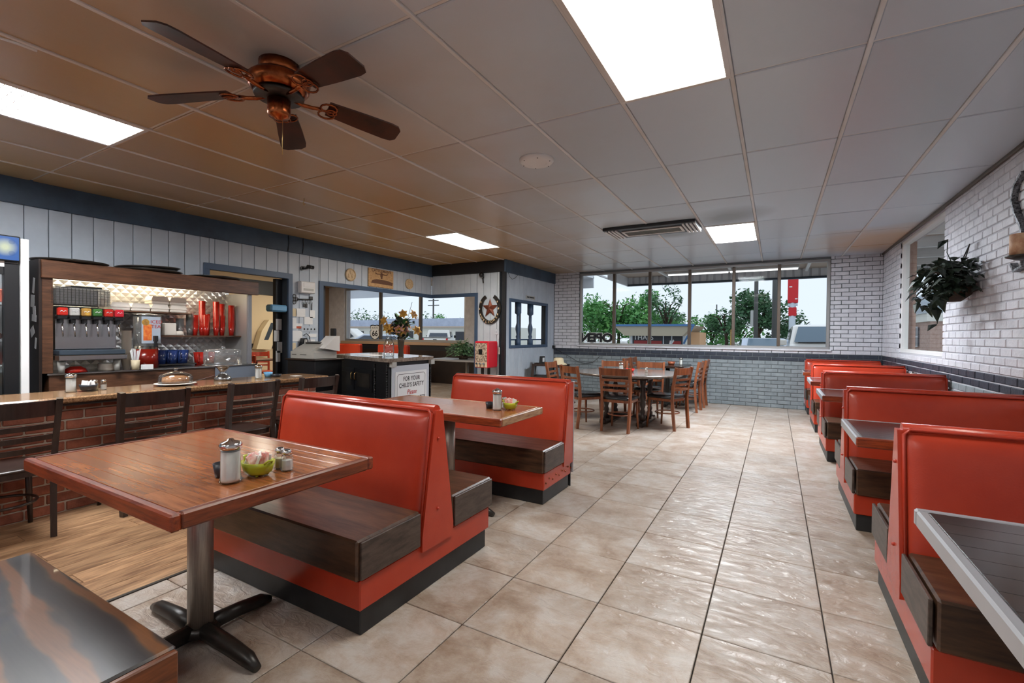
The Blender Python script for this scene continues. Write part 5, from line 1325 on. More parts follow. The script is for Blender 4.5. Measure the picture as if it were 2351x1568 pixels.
# ================================================================ WALL DECOR
def X(y, z, d=0.0): return (XL + .004 + d, y, z)
t = thing('security_camera', X(4.62, 2.28), 'small black security camera on the board wall', 'camera')
part('arm', G().tube([X(4.56, 2.27), X(4.58, 2.27, .05), X(4.60, 2.28, .10)], .012, 8), M['plastic_black'], t)
part('camera_head', G().cyl((XL + .08, 4.60, 2.30), .028, .10, 14, axis='y'), M['plastic_black'], t)
part('camera_base', G().cyl(X(4.56, 2.27), .03, .015, 14, axis='x'), M['plastic_black'], t)
t = thing('time_clock', X(4.60, 1.95), 'white wall time clock with a pale display', 'time clock')
part('clock_case', G().box(XL + .0045, XL + .09, 4.485, 4.74, 1.90, 2.075, c=.012), M['white_paint'], t)
part('clock_face', G().box(XL + .09, XL + .094, 4.53, 4.70, 1.99, 2.05), M['paper'], t)
part('clock_slot', G().box(XL + .09, XL + .094, 4.53, 4.70, 1.935, 1.97), M['plastic_grey'], t)
t = thing('key_rack', X(4.55, 1.82), 'black iron key-shaped rack with hooks', 'key rack')
g = G()
for (dy, dz) in ((0, .045), (.04, 0), (0, -.045), (-.04, 0)):
    g.tube([(XL + .015, 4.43 + dy + .026 * math.cos(q * .628), 1.80 + dz + .026 * math.sin(q * .628)) for q in range(10)], .006, 5, closed=True)
g.tube([(XL + .015, 4.48, 1.80), (XL + .015, 4.74, 1.815)], .011, 6); g.box(XL + .006, XL + .022, 4.69, 4.74, 1.815, 1.86)
part('iron_key', g, M['iron'], t)
for k in range(4): part('hook', G().tube([X(4.56 + k * .05, 1.80, .014), X(4.56 + k * .05, 1.755, .014), X(4.58 + k * .05, 1.745, .014), X(4.585 + k * .05, 1.77, .014)], .004, 5), M['iron'], t)
t = thing('key_bunch', X(4.60, 1.70), 'bunch of keys hanging from the iron key rack', 'keys')
for (a, b, z) in ((4.58, 4.60, 1.69), (4.62, 4.65, 1.68), (4.72, 4.735, 1.65)): part('key', G().box(XL + .012, XL + .02, a, b, z, 1.745, c=.002), M['iron'], t)
notes = ((4.38, 4.47, 1.545, 1.66, 'paper_cream', 'cream notice in a brass frame'), (4.46, 4.62, 1.54, 1.665, 'paper', 'framed white licence sheet'), (4.70, 4.79, 1.53, 1.65, 'paper', 'white slip pinned beside the licence sheet'),
         (4.38, 4.47, 1.36, 1.52, 'paper', 'tall white list under the cream notice'), (4.60, 4.75, 1.43, 1.545, 'paper', 'tilted white sheet under the licence'), (4.47, 4.57, 1.40, 1.44, 'paper', 'small white tag with an orange strip'), (4.47, 4.57, 1.365, 1.397, 'paper_red', 'orange strip below the small white tag'),
         (4.37, 4.57, 1.17, 1.33, 'paper', 'crumpled white sheet over the wall phone'), (4.68, 4.82, 1.235, 1.285, 'paper', 'white label beside the wall phone'), (4.68, 4.79, 1.02, 1.20, 'paper', 'white order pad hanging below the label'), (4.38, 4.46, 1.02, 1.15, 'paper_cream', 'cream folded sheet by the door casing'))
for k, (a, b, c, d, m, lab) in enumerate(notes):
    single('wall_note', G().box(XL + .0045, XL + .009, a, b, c, d).move(ry=0), M[m], lab, 'paper', 'papers on the boards by the passage door')
t = thing('switch_plate', X(4.65, 1.35), 'grey four-gang switch plate on the board wall', 'switch')
part('plate', G().box(XL + .0045, XL + .010, 4.55, 4.83, 1.315, 1.40, c=.003), M['board'], t)
for k in range(4): part('toggle', G().box(XL + .010, XL + .022, 4.595 + k * .06, 4.605 + k * .06, 1.345, 1.37), M['iron'], t)
t = thing('wall_phone', X(4.60, 1.1), 'black corded phone on a small wall shelf', 'phone')
part('cradle', G().prism([(4.50, 1.05), (4.64, 1.05), (4.60, 1.22), (4.54, 1.22)], XL + .006, XL + .08, 'x'), M['plastic_black'], t)
part('handset', G().box(XL + .08, XL + .11, 4.54, 4.585, 1.06, 1.20, c=.01), M['plastic_grey'], t)
part('cord', G().tube([X(4.58, 1.26, .02), X(4.62, 1.29, .03), X(4.68, 1.24, .03), X(4.69, 1.1, .03), X(4.66, 1.02, .03)], .006, 6), M['plastic_black'], t)
single('wall_shelf', G().box(XL + .005, XL + .16, 4.42, 4.86, 1.0, 1.03, c=.004), M['hutch_dark'], 'small dark shelf under the wall phone', 'shelf')
for (a, b, c, d) in ((1.28, 1.55, HO + .06, HO + .13), (1.12, 1.25, HO + .06, HO + .13), (.90, 1.10, HO + .06, HO + .13)):
    single('wall_note', G().box(XL - .129, XL - .126, c, d, a + .15, b + .15), M['paper'], 'white sheet on the black panel inside the opening', 'paper', 'sheets on the black panel')
for k, (z, s, w) in enumerate(((1.42, .0, .09), (1.25, -.03, .08), (1.08, .02, .10), (.95, .0, .07))):
    single('wall_note', G().box(XL - .129, XL - .126, DO[1] - .10 + s, DO[1] - .10 + s + w, z - .08, z + .08), M['paper'], 'white slip hung on the black door jamb', 'paper', 'slips on the door jamb')
single('paper_towel_box', G().box(XL - .12, XL + .02, 4.06, 4.32, 1.60, 1.70, c=.02), M['sky_blue'], 'light blue glove box on the black door jamb', 'box')
def medallion(y, z, r, label):
    t = thing('wall_medallion', X(y, z - r), label, 'wall ornament', 'round carved medallions over the opening')
    part('disc', G().cyl(X(y, z), r, .022, 28, axis='x'), M['medal'], t)
    part('rim', G().tube([(XL + .028, y + (r - .008) * math.cos(q * .2618), z + (r - .008) * math.sin(q * .2618)) for q in range(24)], .010, 6, closed=True), M['medal'], t)
    for a in (1.57, 3.67, 5.76):
        part('carved_leaf', G().ball((XL + .027, y + r * .4 * math.cos(a), z + r * .4 * math.sin(a)), r * .33, 10, 6, sx=.25, sy=.7), M['medal'], t)
medallion(5.475, 2.285, .105, 'round carved medallion between the time clock and the wooden plaque')
medallion(6.915, 2.275, .10, 'round carved medallion past the wooden plaque')
t = thing('steakhouse_plaque', X(6.17, 2.14), 'wooden plaque with a longhorn skull and branded lettering', 'plaque')
part('plaque_board', G().box(XL + .0045, XL + .03, 5.865, 6.475, 2.135, 2.46, c=.006), M['plaque_wood'], t)
part('brown_scene', G().prism([(5.92, 2.20), (6.44, 2.19), (6.45, 2.245), (6.3, 2.27), (6.05, 2.275), (5.95, 2.25)], XL + .03, XL + .0325, 'x'), M['plaque_brown'], t)
g = G().prism([(6.155, 2.40), (6.14, 2.35), (6.155, 2.29), (6.185, 2.29), (6.20, 2.35), (6.185, 2.40)], XL + .03, XL + .034, 'x')
g.tube([(XL + .033, 6.02, 2.385), (XL + .033, 6.06, 2.365), (XL + .033, 6.12, 2.37), (XL + .033, 6.17, 2.38), (XL + .033, 6.22, 2.37), (XL + .033, 6.28, 2.365), (XL + .033, 6.32, 2.385)], .008, 6)
part('longhorn_skull', g, M['plaque_brown'], t)
lettering('plaque_lettering', "CATTLEMAN'S", .068, M['plaque_brown'], t, (XL + .031, 6.17, 2.425), (math.pi / 2, 0, math.pi / 2), depth=.001, sx=1.1, bold=.001)
# horseshoe with star
hx, hz, hy = -4.80, 1.80, 7.612
t = thing('horseshoe_star', (hx, hy, 1.5), 'rusty iron horseshoe with a copper star and welcome lettering', 'wall ornament')
pts = []
for k in range(25):
    a = math.radians(-245 + k * (310 / 24) - 0); a = math.radians(115 + k * 310 / 24)
    pts.append((hx + .215 * math.cos(a) * 1.0, hy - .012, hz + .26 * math.sin(a)))
part('horseshoe', G().tube(pts, .03, flat=(.012, .034)), M['iron'], t)
g = G(); R1, R2 = .185, .075; vs = [(hx, hy - .06, hz + .01)]
for k in range(10):
    a = math.pi / 2 + k * math.pi / 5; r = R1 if k % 2 == 0 else R2; vs.append((hx + r * math.cos(a), hy - .008, hz + .01 + r * math.sin(a) * 1.05))
g.add(vs, [(0, 1 + (k + 1) % 10, 1 + k) for k in range(10)]); g.f = [f[::-1] for f in g.f]
part('star', g, M['rust'], t)
for a in (150, 180, 30, 0, 205, -25): part('nail_hole', G().ball((hx + .215 * math.cos(math.radians(a)), hy - .046, hz + .26 * math.sin(math.radians(a))), .013, 8, 5, sy=.3, sz=1.6), M['medal'], t)
for k, ch in enumerate('WELCOME'):
    a = math.radians(-90 + (k - 3) * 16.5); r = .235
    lettering('welcome_letter', ch, .062, M['medal'], t, (hx + .215 * math.cos(a), hy - .048, hz + .26 * math.sin(a)), (math.pi / 2, -(math.radians((k - 3) * 16.5)), 0), depth=.001, bold=.001)
t = thing('spot_camera', (-4.94, 7.6, 2.35), 'small black spotlight under the near-black beam', 'camera')
part('head', G().ball((-4.96, 7.54, 2.46), .05, 12, 8), M['plastic_black'], t)
part('bracket', G().tube([(-4.95, 7.60, 2.42), (-4.945, 7.56, 2.38), (-4.93, 7.56, 2.30)], .014, 8), M['plastic_black'], t)
t = thing('outlet_plate', (-4.62, 7.6, .95), 'white outlet plate beside the red vending machine', 'outlet')
part('plate', G().box(-4.66, -4.58, 7.612, 7.62, .93, 1.06, c=.003), M['white_paint'], t)
t = thing('light_switch', (-4.66, 7.6, 1.3), 'grey switch plate under the horseshoe', 'switch')
part('plate', G().box(-4.69, -4.62, 7.612, 7.62, 1.30, 1.41, c=.003), M['board'], t)
part('toggle', G().box(-4.66, -4.65, 7.60, 7.612, 1.345, 1.37), M['board'], t)
t = thing('name_plate', (-4.46, 8.65, 2.05), 'small grey name plate above the spindle window', 'sign')
part('plate', G().box(-4.47, -4.462, 8.45, 8.86, 2.05, 2.12, c=.002), M['plastic_grey'], t)
part('print_line', G().box(-4.462, -4.4605, 8.49, 8.60, 2.075, 2.10).box(-4.462, -4.4605, 8.62, 8.82, 2.075, 2.10), M['lettering_black'], t)
single('junction_box', G().box(-4.49, -4.42, 9.78, 9.85, 1.0, 1.07, c=.004), M['plastic_black'], 'small black box in the corner at band height', 'box')
single('loose_cable', G().tube([(-4.46, 7.70, 2.50), (-4.455, 7.75, 2.42), (-4.455, 7.86, 2.38), (-4.455, 7.98, 2.42), (-4.455, 8.1, 2.50)], .004, 5), M['plastic_black'], 'thin cable looping below the blue beam', 'cable')
single('wall_cable', G().tube([(-4.40, 9.84, .98), (-4.1, 9.84, .84), (-3.88, 9.84, .72), (-3.7, 9.84, .68), (-3.5, 9.84, .72), (-3.35, 9.84, .85)], .005, 5), M['iron'], 'thin dark cable sagging along the painted brick', 'cable')
for k, y in enumerate((4.31, 4.55)): single('drop_cable', G().tube([(XL + .042, y, 2.72), (XL + .045, y + .01, 2.6), (XL + .043, y - .005, 2.49)], .005, 5), M['plastic_black'], 'dark cable running down the blue beam', 'cable', 'cables on the blue beam')
# hanging plant on the booth wall
t = thing('wall_planter', (1.50, 5.9, 1.5), 'dark trailing pothos in a basket hung on the painted brick', 'plant')
px_, py_, pz_ = 1.43, 5.75, 1.80
part('basket', G().lathe((px_, py_, pz_ - .16), [(.05, 0), (.12, .06), (.15, .17), (.14, .18), (.04, .02)], 16), M['bark'], t)
part('hanger', G().tube([(px_, py_ + .1, pz_), (1.53, py_, pz_ + .36), (px_, py_ - .1, pz_)], .005, 6), M['iron'], t)
rr = random.Random(21)
g = G()
for k in range(240):
    a = rr.uniform(0, 6.28); e = rr.uniform(-.6, .9); o = rr.uniform(.03, .20)
    leaf(g, (px_ - .01 + .65 * o * math.cos(a), py_ + o * math.sin(a) * 1.5, pz_ - .10 + rr.uniform(0, .30)), a, e, rr.uniform(.07, .12), rr.uniform(.025, .04), .45)
part('inner_foliage', g, M['leaf_dark'], t, kind='stuff')
for k in range(95):
    a = rr.uniform(.6, 5.7); y = rr.uniform(-.40, .42); z = pz_ + rr.uniform(-.22, .27) * (1 - abs(y) * 1.1); g = G()
    leaf(g, (px_ - .10 - rr.uniform(0, .13) * (1 - abs(y)), py_ + .05 + y, z), a, rr.uniform(-.9, .5), rr.uniform(.09, .14), rr.uniform(.03, .045), .5)
    part('leaf', g, M['leaf_dark'], t)
for (p, q, r_) in (((px_ - .1, py_ + .2, pz_ + .05), (px_ - .05, py_ + .55, pz_ + .10), (px_ - .05, py_ + .80, pz_ + .18)), ((px_ - .1, py_ + .1, pz_ - .15), (px_ - .08, py_ + .15, pz_ - .25), (px_ - .08, py_ + .14, pz_ - .36)), ((px_, py_ - .05, pz_ + .1), (px_ - .05, py_ + .02, pz_ + .3), (px_ - .05, py_ + .0, pz_ + .42))):
    v = part('vine', G().tube([p, q, r_], .004, 5), M['leaf_dark'], t)
    g = G(); leaf(g, r_, 2.0, -.2, .12, .04, .4); part('leaf', g, M['leaf_dark'], v)
# candle sconce
sx_, sy_ = 1.555, 4.83
t = thing('candle_sconce', (sx_, sy_, 1.8), 'silver scroll wall sconce holding a pillar candle stub', 'sconce')
g = G(); pts = []
for k in range(20):
    a = math.radians(100 + k * 13); pts.append((1.545, sy_ - .16 + .15 * math.cos(a), 2.38 + .13 * math.sin(a)))
part('scroll', G().tube([(1.545, sy_ - .1, 2.50), (1.545, sy_ + .02, 2.44), (1.545, sy_ + .06, 2.34), (1.545, sy_ - .0, 2.22), (1.545, sy_ - .09, 2.12), (1.545, sy_ - .15, 1.98), (1.545, sy_ - .13, 1.82), (1.545, sy_ + .0, 1.80), (1.545, sy_ + .05, 1.86)], .02, flat=(.022, .010)), M['silver_leaf'], t)
part('arm', G().tube([(1.545, sy_ - .15, 1.84), (1.50, sy_ - .25, 1.80), (1.45, sy_ - .36, 1.855)], .012, 8), M['silver_leaf'], t)
part('dish', G().lathe((1.45, sy_ - .36, 1.855), [(.02, -.02), (.075, 0), (.08, .012), (.07, .012)], 18), M['iron'], t)
cd = thing('pillar_candle', (1.45, sy_ - .36, 1.868), 'tan pillar candle on the silver sconce', 'candle')
part('wax', G().cyl((1.45, sy_ - .36, 1.8675), .058, .145, 20), M['candle'], cd)
part('wick', G().cyl((1.45, sy_ - .36, 2.01), .003, .02, 6), M['iron'], cd)
# condiments at the brick wall and on the dining tables
TZ2 = .762
sugar_jar(1.40, 3.50, TZ2, 'glass sugar jar on the dark table below the sconce')
shaker(1.30, 3.52, TZ2, 'glass shaker on the dark table below the sconce')
sugar_jar(1.42, 7.1, TZ2, 'glass sugar jar on the dark table under the booth-wall window')
sugar_jar(-2.02, 6.92, .7555, 'glass sugar jar on the round table')
single('red_basket', G().lathe((-1.90, 6.98, .7555), [(.05, 0), (.07, .05), (.065, .05), (.045, .005)], 14), M['cup_red'], 'small red basket of packets on the round table', 'basket')
shaker(-1.66, 7.0, .7555, 'glass shaker on the round table')
sugar_jar(-1.55, 9.25, .76, 'glass sugar jar on the small wall table')
single('packet_basket', G().lathe((-1.72, 9.22, .76), [(.05, 0), (.075, .06), (.07, .06), (.045, .005)], 14), M['rust_bright'], 'copper-coloured basket on the small wall table', 'basket')
# ================================================================ ROOMS BEYOND
for k, (p, f) in enumerate((((-8.75, 5.25, 0), (-.6, .8)), ((-9.1, 6.15, 0), (-.3, -1)), ((-10.0, 6.3, 0), (1, -.3)))):
    c2 = chair('passage_chair', 'red_chair', False, 'orange-brown ladder-back chair in the room beyond the passage', 'chair', 'chairs beyond the passage door') if k == 0 else again(c2, (0, 0, 0))
    c2.location = p; c2.rotation_euler = (0, 0, face(*f))
t = thing('passage_table', (-9.35, 5.75, 0), 'small brown table among the chairs beyond the passage', 'table')
part('table_top', G().box(-9.7, -9.0, 5.4, 6.1, .72, .76, c=.006), M['hutch_wood'], t)
part('pedestal', G().cyl((-9.35, 5.75, .0), .04, .72, 12), M['iron'], t)
t = thing('wall_dispenser', (-11.1, 7.1, .88), 'beige curved dispenser with a dark strip on the passage wall', 'dispenser')
part('shell', G().prism([(6.78, .90), (7.16, .88), (7.30, 1.30), (7.42, 1.62), (7.10, 1.62), (6.92, 1.35)], -11.165, -10.98, 'x'), M['plastic_beige'], t)
part('dark_strip', G().prism([(6.97, 1.12), (7.08, 1.12), (7.26, 1.54), (7.15, 1.55)], -10.98, -10.975, 'x'), M['fascia_dark'], t)
t = thing('passage_light', (-8.6, 5.2, 2.6), 'cream fluorescent fitting on the passage ceiling', 'light')
part('tube_cover', G().box(-9.4, -8.0, 5.2, 5.6, 2.64, 2.72, c=.01), M['lamp_room'], t)
# side room: two red booths under the window, fill lamp added to brighten the room
for (x, lab) in ((-10.3, 'red booth bench under the side-room window'), (-8.6, 'red booth bench under the side-room window, next to the plant table')):
    t = thing('side_booth', (x, 9.3, 0), lab, 'booth', 'booths of the side room')
    part('seat_block', G().box(x - .5, x + .5, 9.0, 9.6, 0, .42, c=.01), M['kick_black'], t)
    part('back_cushion', G().box(x - .52, x + .52, 8.9, 9.04, .3, 1.02, c=.03), M['vinyl'], t)
t = thing('side_room_fill', (-9.2, 7.5, CE), 'added cream fill light panel in the side room', 'light')
part('diffuser', G().box(-9.8, -9.2, 7.0, 8.2, CE - .02, CE - .004), M['lamp_room'], t)
g = G()
s66 = thing('route_sign', (-10.12, YB + .1, 1.12), 'black and white route shield sticker on the side-room window', 'sign')
sh = [(0, -.17), (.07, -.15), (.14, -.07), (.145, .03), (.11, .06), (.14, .10), (.13, .17), (.06, .185), (0, .17), (-.06, .185), (-.13, .17), (-.14, .10), (-.11, .06), (-.145, .03), (-.14, -.07), (-.07, -.15)]
cx66, cz66, y66 = -10.28, 1.34, YB + .082
part('shield_black', G().prism([(cx66 + a * 1.45, cz66 + b * 1.25) for a, b in sh], y66, y66 + .001, 'y'), M['lettering_black'], s66)
part('shield_white', G().prism([(cx66 + a * 1.28, cz66 + b * 1.12) for a, b in sh], y66 - .0012, y66 - .0002, 'y'), M['paper'], s66)
lettering('route_lettering', 'ROUTE', .075, M['lettering_black'], s66, (cx66, y66 - .002, cz66 + .135), (math.pi / 2, 0, 0), depth=.0004)
lettering('number_lettering', '66', .23, M['lettering_black'], s66, (cx66, y66 - .002, cz66 - .035), (math.pi / 2, 0, 0), depth=.0004, bold=.006)
# ================================================================ OUTSIDE
struct('ground', G().box(-80, 60, YB + .26, 140, -.35, -.15).box(1.84, 60, -30, YB + .26, -.35, -.15), M['asphalt'], 'pale asphalt lot around the diner')
# canopy along the street wall
cn = struct('roof_canopy', G().box(-4.6, 4.5, YB + .26, 11.6, 2.96, 3.10).box(-3.75, 4.5, 11.6, 13.5, 3.0, 3.10), M['soffit'], 'brown soffit of the street canopy')
for k in range(46):
    x = -3.75 + k * .18; part('fascia_rib', G().box(x, x + .13, 13.46, 13.5, 2.80, 3.06, c=.006), M['fascia'], cn)
part('fascia_board', G().box(-3.76, 4.5, 13.5, 13.53, 2.80, 3.08), M['fascia'], cn)
part('fascia_rail', G().box(-3.78, 4.5, 13.40, 13.55, 2.755, 2.80), M['fascia_dark'], cn)
part('fascia_end', G().box(-3.80, -3.75, 11.7, 13.55, 2.76, 3.08), M['fascia'], cn)
for x in (-4.2, -2.6, -1.0, .6): part('soffit_batten', G().box(x, x + .06, YB + .3, 13.4, 2.92, 2.96), M['white_paint'], cn)
t = thing('canopy_light', (-1.0, 12.4, 2.9), 'long white fluorescent fitting under the street canopy', 'light')
part('fitting_body', G().box(-2.45, .45, 12.35, 12.6, 2.90, 2.96, c=.01), M['white_paint'], t)
for (a, b) in ((-2.43, -1.02), (-.98, .43)): part('lamp_tube', G().cyl((a, 12.47, 2.885), .02, b - a, 10, axis='x'), M['lamp_tube'], t)
# canopy over the side-room window
cs = struct('roof_side_canopy', G().box(-18, -4.7, YB + .26, 13.2, 3.0, 3.1).box(-18, -4.7, 13.15, 13.2, 2.72, 3.05), M['fascia'], 'pale corrugated canopy by the side room')
# pergola-like canopy outside the booth wall
cr = struct('roof_side_beams', G().box(XR + .3, 4.6, 4.0, 13.0, 2.95, 3.03), M['soffit'], 'canopy over the booth-wall window')
for k in range(7): part('beam', G().box(XR + .3, 4.6, 5.0 + k * 1.2, 5.1 + k * 1.2, 2.78, 2.95), M['white_paint'], cr)
part('rim_beam', G().box(4.5, 4.7, 4.0, 13.0, 2.65, 3.03), M['soffit'], cr)
# brick building with a ribbed metal roof seen past the plant
t = thing('brick_house', (11.5, 38, -.15), 'brick building with a ribbed metal roof and divided windows', 'building')
part('wall', G().box(7.5, 16, 34, 46, -.15, 2.3), M['brick_out'], t)
part('fascia', G().box(7.3, 16.2, 33.8, 46.2, 2.3, 2.75), M['bldg_white'], t)
rf = part('roof', G().prism([(7.2, 2.75), (16.3, 2.75), (11.7, 6.2)], 33.8, 46.2, 'y'), M['roof_metal'], t)
for k in range(24):
    y = 34 + k * .52; part('roof_rib', G().tube([(7.15, y, 2.80), (11.65, y, 6.22)], .03, 5), M['pole_white'], rf)
for y in (36.2, 39.5, 43):
    w = part('window', G().box(7.42, 7.5, y, y + 1.2, .9, 2.0), M['shop_dark'], t)
    part('window_bars', G().box(7.38, 7.42, y - .05, y + 1.25, 1.42, 1.48).box(7.38, 7.42, y + .57, y + .63, .9, 2.0).box(7.38, 7.42, y - .05, y + 1.25, .85, .9).box(7.38, 7.42, y - .05, y + 1.25, 2.0, 2.05), M['pole_white'], w)
for x in (9.0, 12.5): part('window', G().box(x, x + 1.2, 33.92, 34.0, .9, 2.0), M['shop_dark'], t)
# trees
def tree(name, x, y, h, r, label, dark=False, seed=1, n=1500, open_=False, group='trees across the street', trunk=None):
    rr = random.Random(seed); t = thing(name, (x, y, -.15), label, 'tree', group)
    th = trunk or h * .45
    g = G().tube([(x, y, -.15), (x + .1, y, th * .5), (x, y, th), (x - .1, y, h * .8)], .1, 7, rs=[.16, .13, .1, .05])
    for k in range(7):
        a = k * .9; g.tube([(x, y, th * .7 + k * .1), (x + r * .4 * math.cos(a), y + r * .4 * math.sin(a), h * .62 + .1 * k), (x + r * .75 * math.cos(a), y + r * .75 * math.sin(a), h * .78)], .04, 5, rs=[.07, .05, .02])
    part('trunk', g, M['bark'], t)
    blobs = [(rr.uniform(-.75, .75) * r, rr.uniform(-.6, .6) * r, h - r * rr.uniform(.15, 1.25 if not open_ else 1.6), r * rr.uniform(.25, .5)) for _ in range(13)]
    g = G()
    for k in range(n):
        bx, by, bz, br = rr.choice(blobs)
        d = Vector((rr.gauss(0, 1), rr.gauss(0, 1), rr.gauss(0, 1))).normalized() * br * rr.uniform(.4, 1.05)
        s = rr.uniform(.10, .20) * (r / 2.2) ** .5; u = Vector((rr.gauss(0, 1), rr.gauss(0, 1), rr.gauss(0, .6))).normalized() * s; v = Vector((rr.gauss(0, 1), rr.gauss(0, 1), rr.gauss(0, .8))).normalized() * s
        c = Vector((x + bx, y + by, bz)) + d
        g.add([c - u, c - v * .6, c + u, c + v * .6], [(0, 1, 2, 3)])
    part('crown', g, M['leaf_tree_dark' if dark else 'leaf_tree'], t, kind='stuff')
setm('leaf_tree', rgb(124, 184, 98), rough=.6, col2=rgb(60, 128, 70), vs=.9, lo=.3, hi=.7)
setm('leaf_tree_dark', rgb(84, 130, 84), rough=.6, col2=rgb(48, 86, 60), vs=.9, lo=.3, hi=.7)
tree('street_tree', -12.0, 40, 5.3, 3.4, 'large green tree behind the shop', seed=2, n=4200)
tree('street_tree', -14.8, 41, 4.5, 2.6, 'green tree above the reversed window lettering', seed=3, n=2600)
tree('street_tree', -9.2, 41, 4.6, 2.6, 'green tree just past the middle of the shop roof', seed=4, n=2600)
tree('street_tree', -7.3, 37, 5.0, 1.5, 'thin open dark tree rising beside the shop', True, 5, 900, True)
tree('street_tree', -3.4, 40, 3.9, 1.4, 'small dark open tree between the window mullions', True, 6, 1100, True)
tree('street_tree', -4.9, 44, 3.2, 2.0, 'low light green tree behind the shop corner', seed=7, n=1500)
tree('street_tree', -2.6, 45, 2.6, 1.9, 'low pale green bush by the lot', seed=8, n=1300)
tree('street_tree', -1.1, 38, 4.5, 2.1, 'rounded dark green tree behind the lamp pole', True, 9, 3600)
tree('street_tree', .9, 40, 3.2, 1.7, 'dark green tree behind the parked sedan', True, 10, 1700)
tree('street_tree', 4.2, 38, 3.4, 1.0, 'small dark tree past the red pole sign', True, 12, 600, True)
for k, (x, y, h, r) in enumerate(((-66, 62, 4.9, 4.2), (-57, 63, 4.6, 3.6), (-50, 62, 4.7, 3.0), (-45, 64, 3.6, 2.4), (-40, 66, 3.4, 2.2))):
    tree('far_tree', x, y, h, r, 'hazy tree above the long white building', k < 2, 30 + k, 1300, group='trees behind the long white building')
# shop across the street
t = thing('corner_shop', (-6.6, 30, -.15), 'small shop with a blue-edged slanted canopy and red panels', 'building')
part('wall', G().box(-8.3, -4.75, 30.2, 34, -.15, 1.95), M['bldg_white'], t)
part('canopy', G().prism([(-9.05, 2.0), (-8.35, 1.35), (-4.85, 1.35), (-4.2, 2.0)], 29.2, 34.2, 'y'), mat('shop_canopy', rgb(168, 158, 138), rough=.6), t)
part('canopy_edge', G().box(-9.1, -4.15, 29.1, 29.2, 1.95, 2.08), M['shop_blue'], t)
part('canopy_leg', G().tube([(-4.2, 29.15, 2.0), (-4.75, 29.15, .9)], .06, 6), M['shop_blue'], t)
wd = part('shop_window', G().box(-8.05, -4.95, 30.1, 30.2, .3, 1.42), M['shop_dark'], t)
part('window_frame', G().box(-8.15, -8.05, 30.05, 30.2, .2, 1.5).box(-4.95, -4.82, 30.05, 30.2, .2, 1.5).box(-8.15, -4.82, 30.05, 30.2, 1.42, 1.5), M['pole_white'], wd)
for (a, b) in ((-7.95, -7.1), (-6.95, -6.2), (-5.75, -5.05)): part('red_panel', G().box(a, b, 30.07, 30.1, .35, 1.05), M['shop_red'], t)
for x in (-7.05, -6.1, -5.6): part('window_bar', G().box(x - .03, x + .03, 30.03, 30.1, .3, 1.42), M['pole_white'], wd)
lettering('shop_lettering', "THAI'S", .44, M['paper'], t, (-7.35, 30.05, 1.24), (math.pi / 2, 0, 0), depth=.004, bold=.006)
part('white_bird_print', G().prism([(-5.75, .85), (-5.62, .80), (-5.45, 1.05), (-5.5, 1.15), (-5.6, .98), (-5.7, 1.1)], 30.04, 30.06, 'y'), M['paper'], t)
part('side_wing', G().box(-4.75, -4.1, 31, 34, -.15, 1.6), mat('wing_orange', rgb(214, 170, 130), rough=.8), t)
# poles and signs
def pole(x, y, h, r, label, m='pole'):
    single('street_pole', G().cyl((x, y, -.15), r, h + .15, 12, r2=r * .85), M[m], label, 'pole', 'poles by the street')
pole(-.85, 26, 7.5, .10, 'dark grey lamp pole in front of the rounded tree')
pole(-.03, 26.4, 7.5, .14, 'thick wooden utility pole beside the red pole sign')
pole(-6.1, 60, 5.2, .08, 'far thin utility pole in the gap between trees')
single('pole_sign', G().box(-1.09, -.948, 25.96, 26.02, 1.85, 2.65, c=.02), M['plastic_grey'], 'narrow white street sign on the lamp pole', 'sign')
single('bollard', G().cyl((-1.22, 16.5, -.15), .04, 1.7, 10), M['flower_gold'], 'yellow bollard post with a black cap', 'bollard')
t = thing('pole_sign_tower', (.95, 35, -.15), 'tall red box sign on a pale pole', 'sign')
part('pole', G().cyl((.93, 35, -.15), .19, 4.0, 16), M['pole_white'], t)
part('sign_box', G().box(.66, 1.24, 34.8, 35.2, 3.55, 5.6, c=.03), M['sign_red'], t)
part('small_box', G().box(.72, 1.16, 34.8, 35.2, 2.72, 3.28, c=.03), M['sign_red'], t)
part('bracket', G().box(.68, 1.22, 34.85, 35.15, 3.36, 3.52), M['pole_white'], t)
part('print_tag', G().box(.74, .90, 34.78, 34.8, 4.55, 4.62).box(1.06, 1.20, 34.78, 34.8, 3.78, 3.84), M['paper'], t)
# cars
def car_body(prof, w, x, y, rz, z=-.15):
    """side profile in (length, height), extruded across the width with a tumblehome"""
    g = G(); n = len(prof); zs = max(p[1] for p in prof)
    rows = []
    for s, k in ((-1, 1), (-.92, 0), (.92, 0), (1, 1)):
        row = []
        for (l, h) in prof:
            inn = 0.13 * max(0, (h - .95) / .7)
            off = (w / 2) * (abs(s)) - inn
            sh = .04 if k else 0
            row.append((l * (1 - .01 * k), math.copysign(off, s), h - sh if h > .5 else h))
        rows.append(row)
    vs = [p for r_ in rows for p in r_]; fs = []
    for a in range(3):
        for i in range(n): fs.append((a * n + i, a * n + (i + 1) % n, (a + 1) * n + (i + 1) % n, (a + 1) * n + i))
    fs.append(tuple(range(n - 1, -1, -1))); fs.append(tuple(3 * n + i for i in range(n)))
    g.add(vs, fs)
    return g.move(x, y, z, rz)
def place(g, x, y, rz, z=-.15): return g.move(x, y, z, rz)
def wheels(t, x, y, rz, xs, w, r=.36):
    for l in xs:
        for s in (-1, 1):
            g = G().cyl((l, s * w / 2 - .11 + (.0 if s < 0 else -.0), r), r, .22, 18, axis='y'); place(g, x, y, rz)
            wh = part('wheel', g, M['tyre'], t)
            part('hub_cap', place(G().cyl((l, s * w / 2 - .12, r), r * .55, .24, 14, axis='y'), x, y, rz), M['alu'], wh)
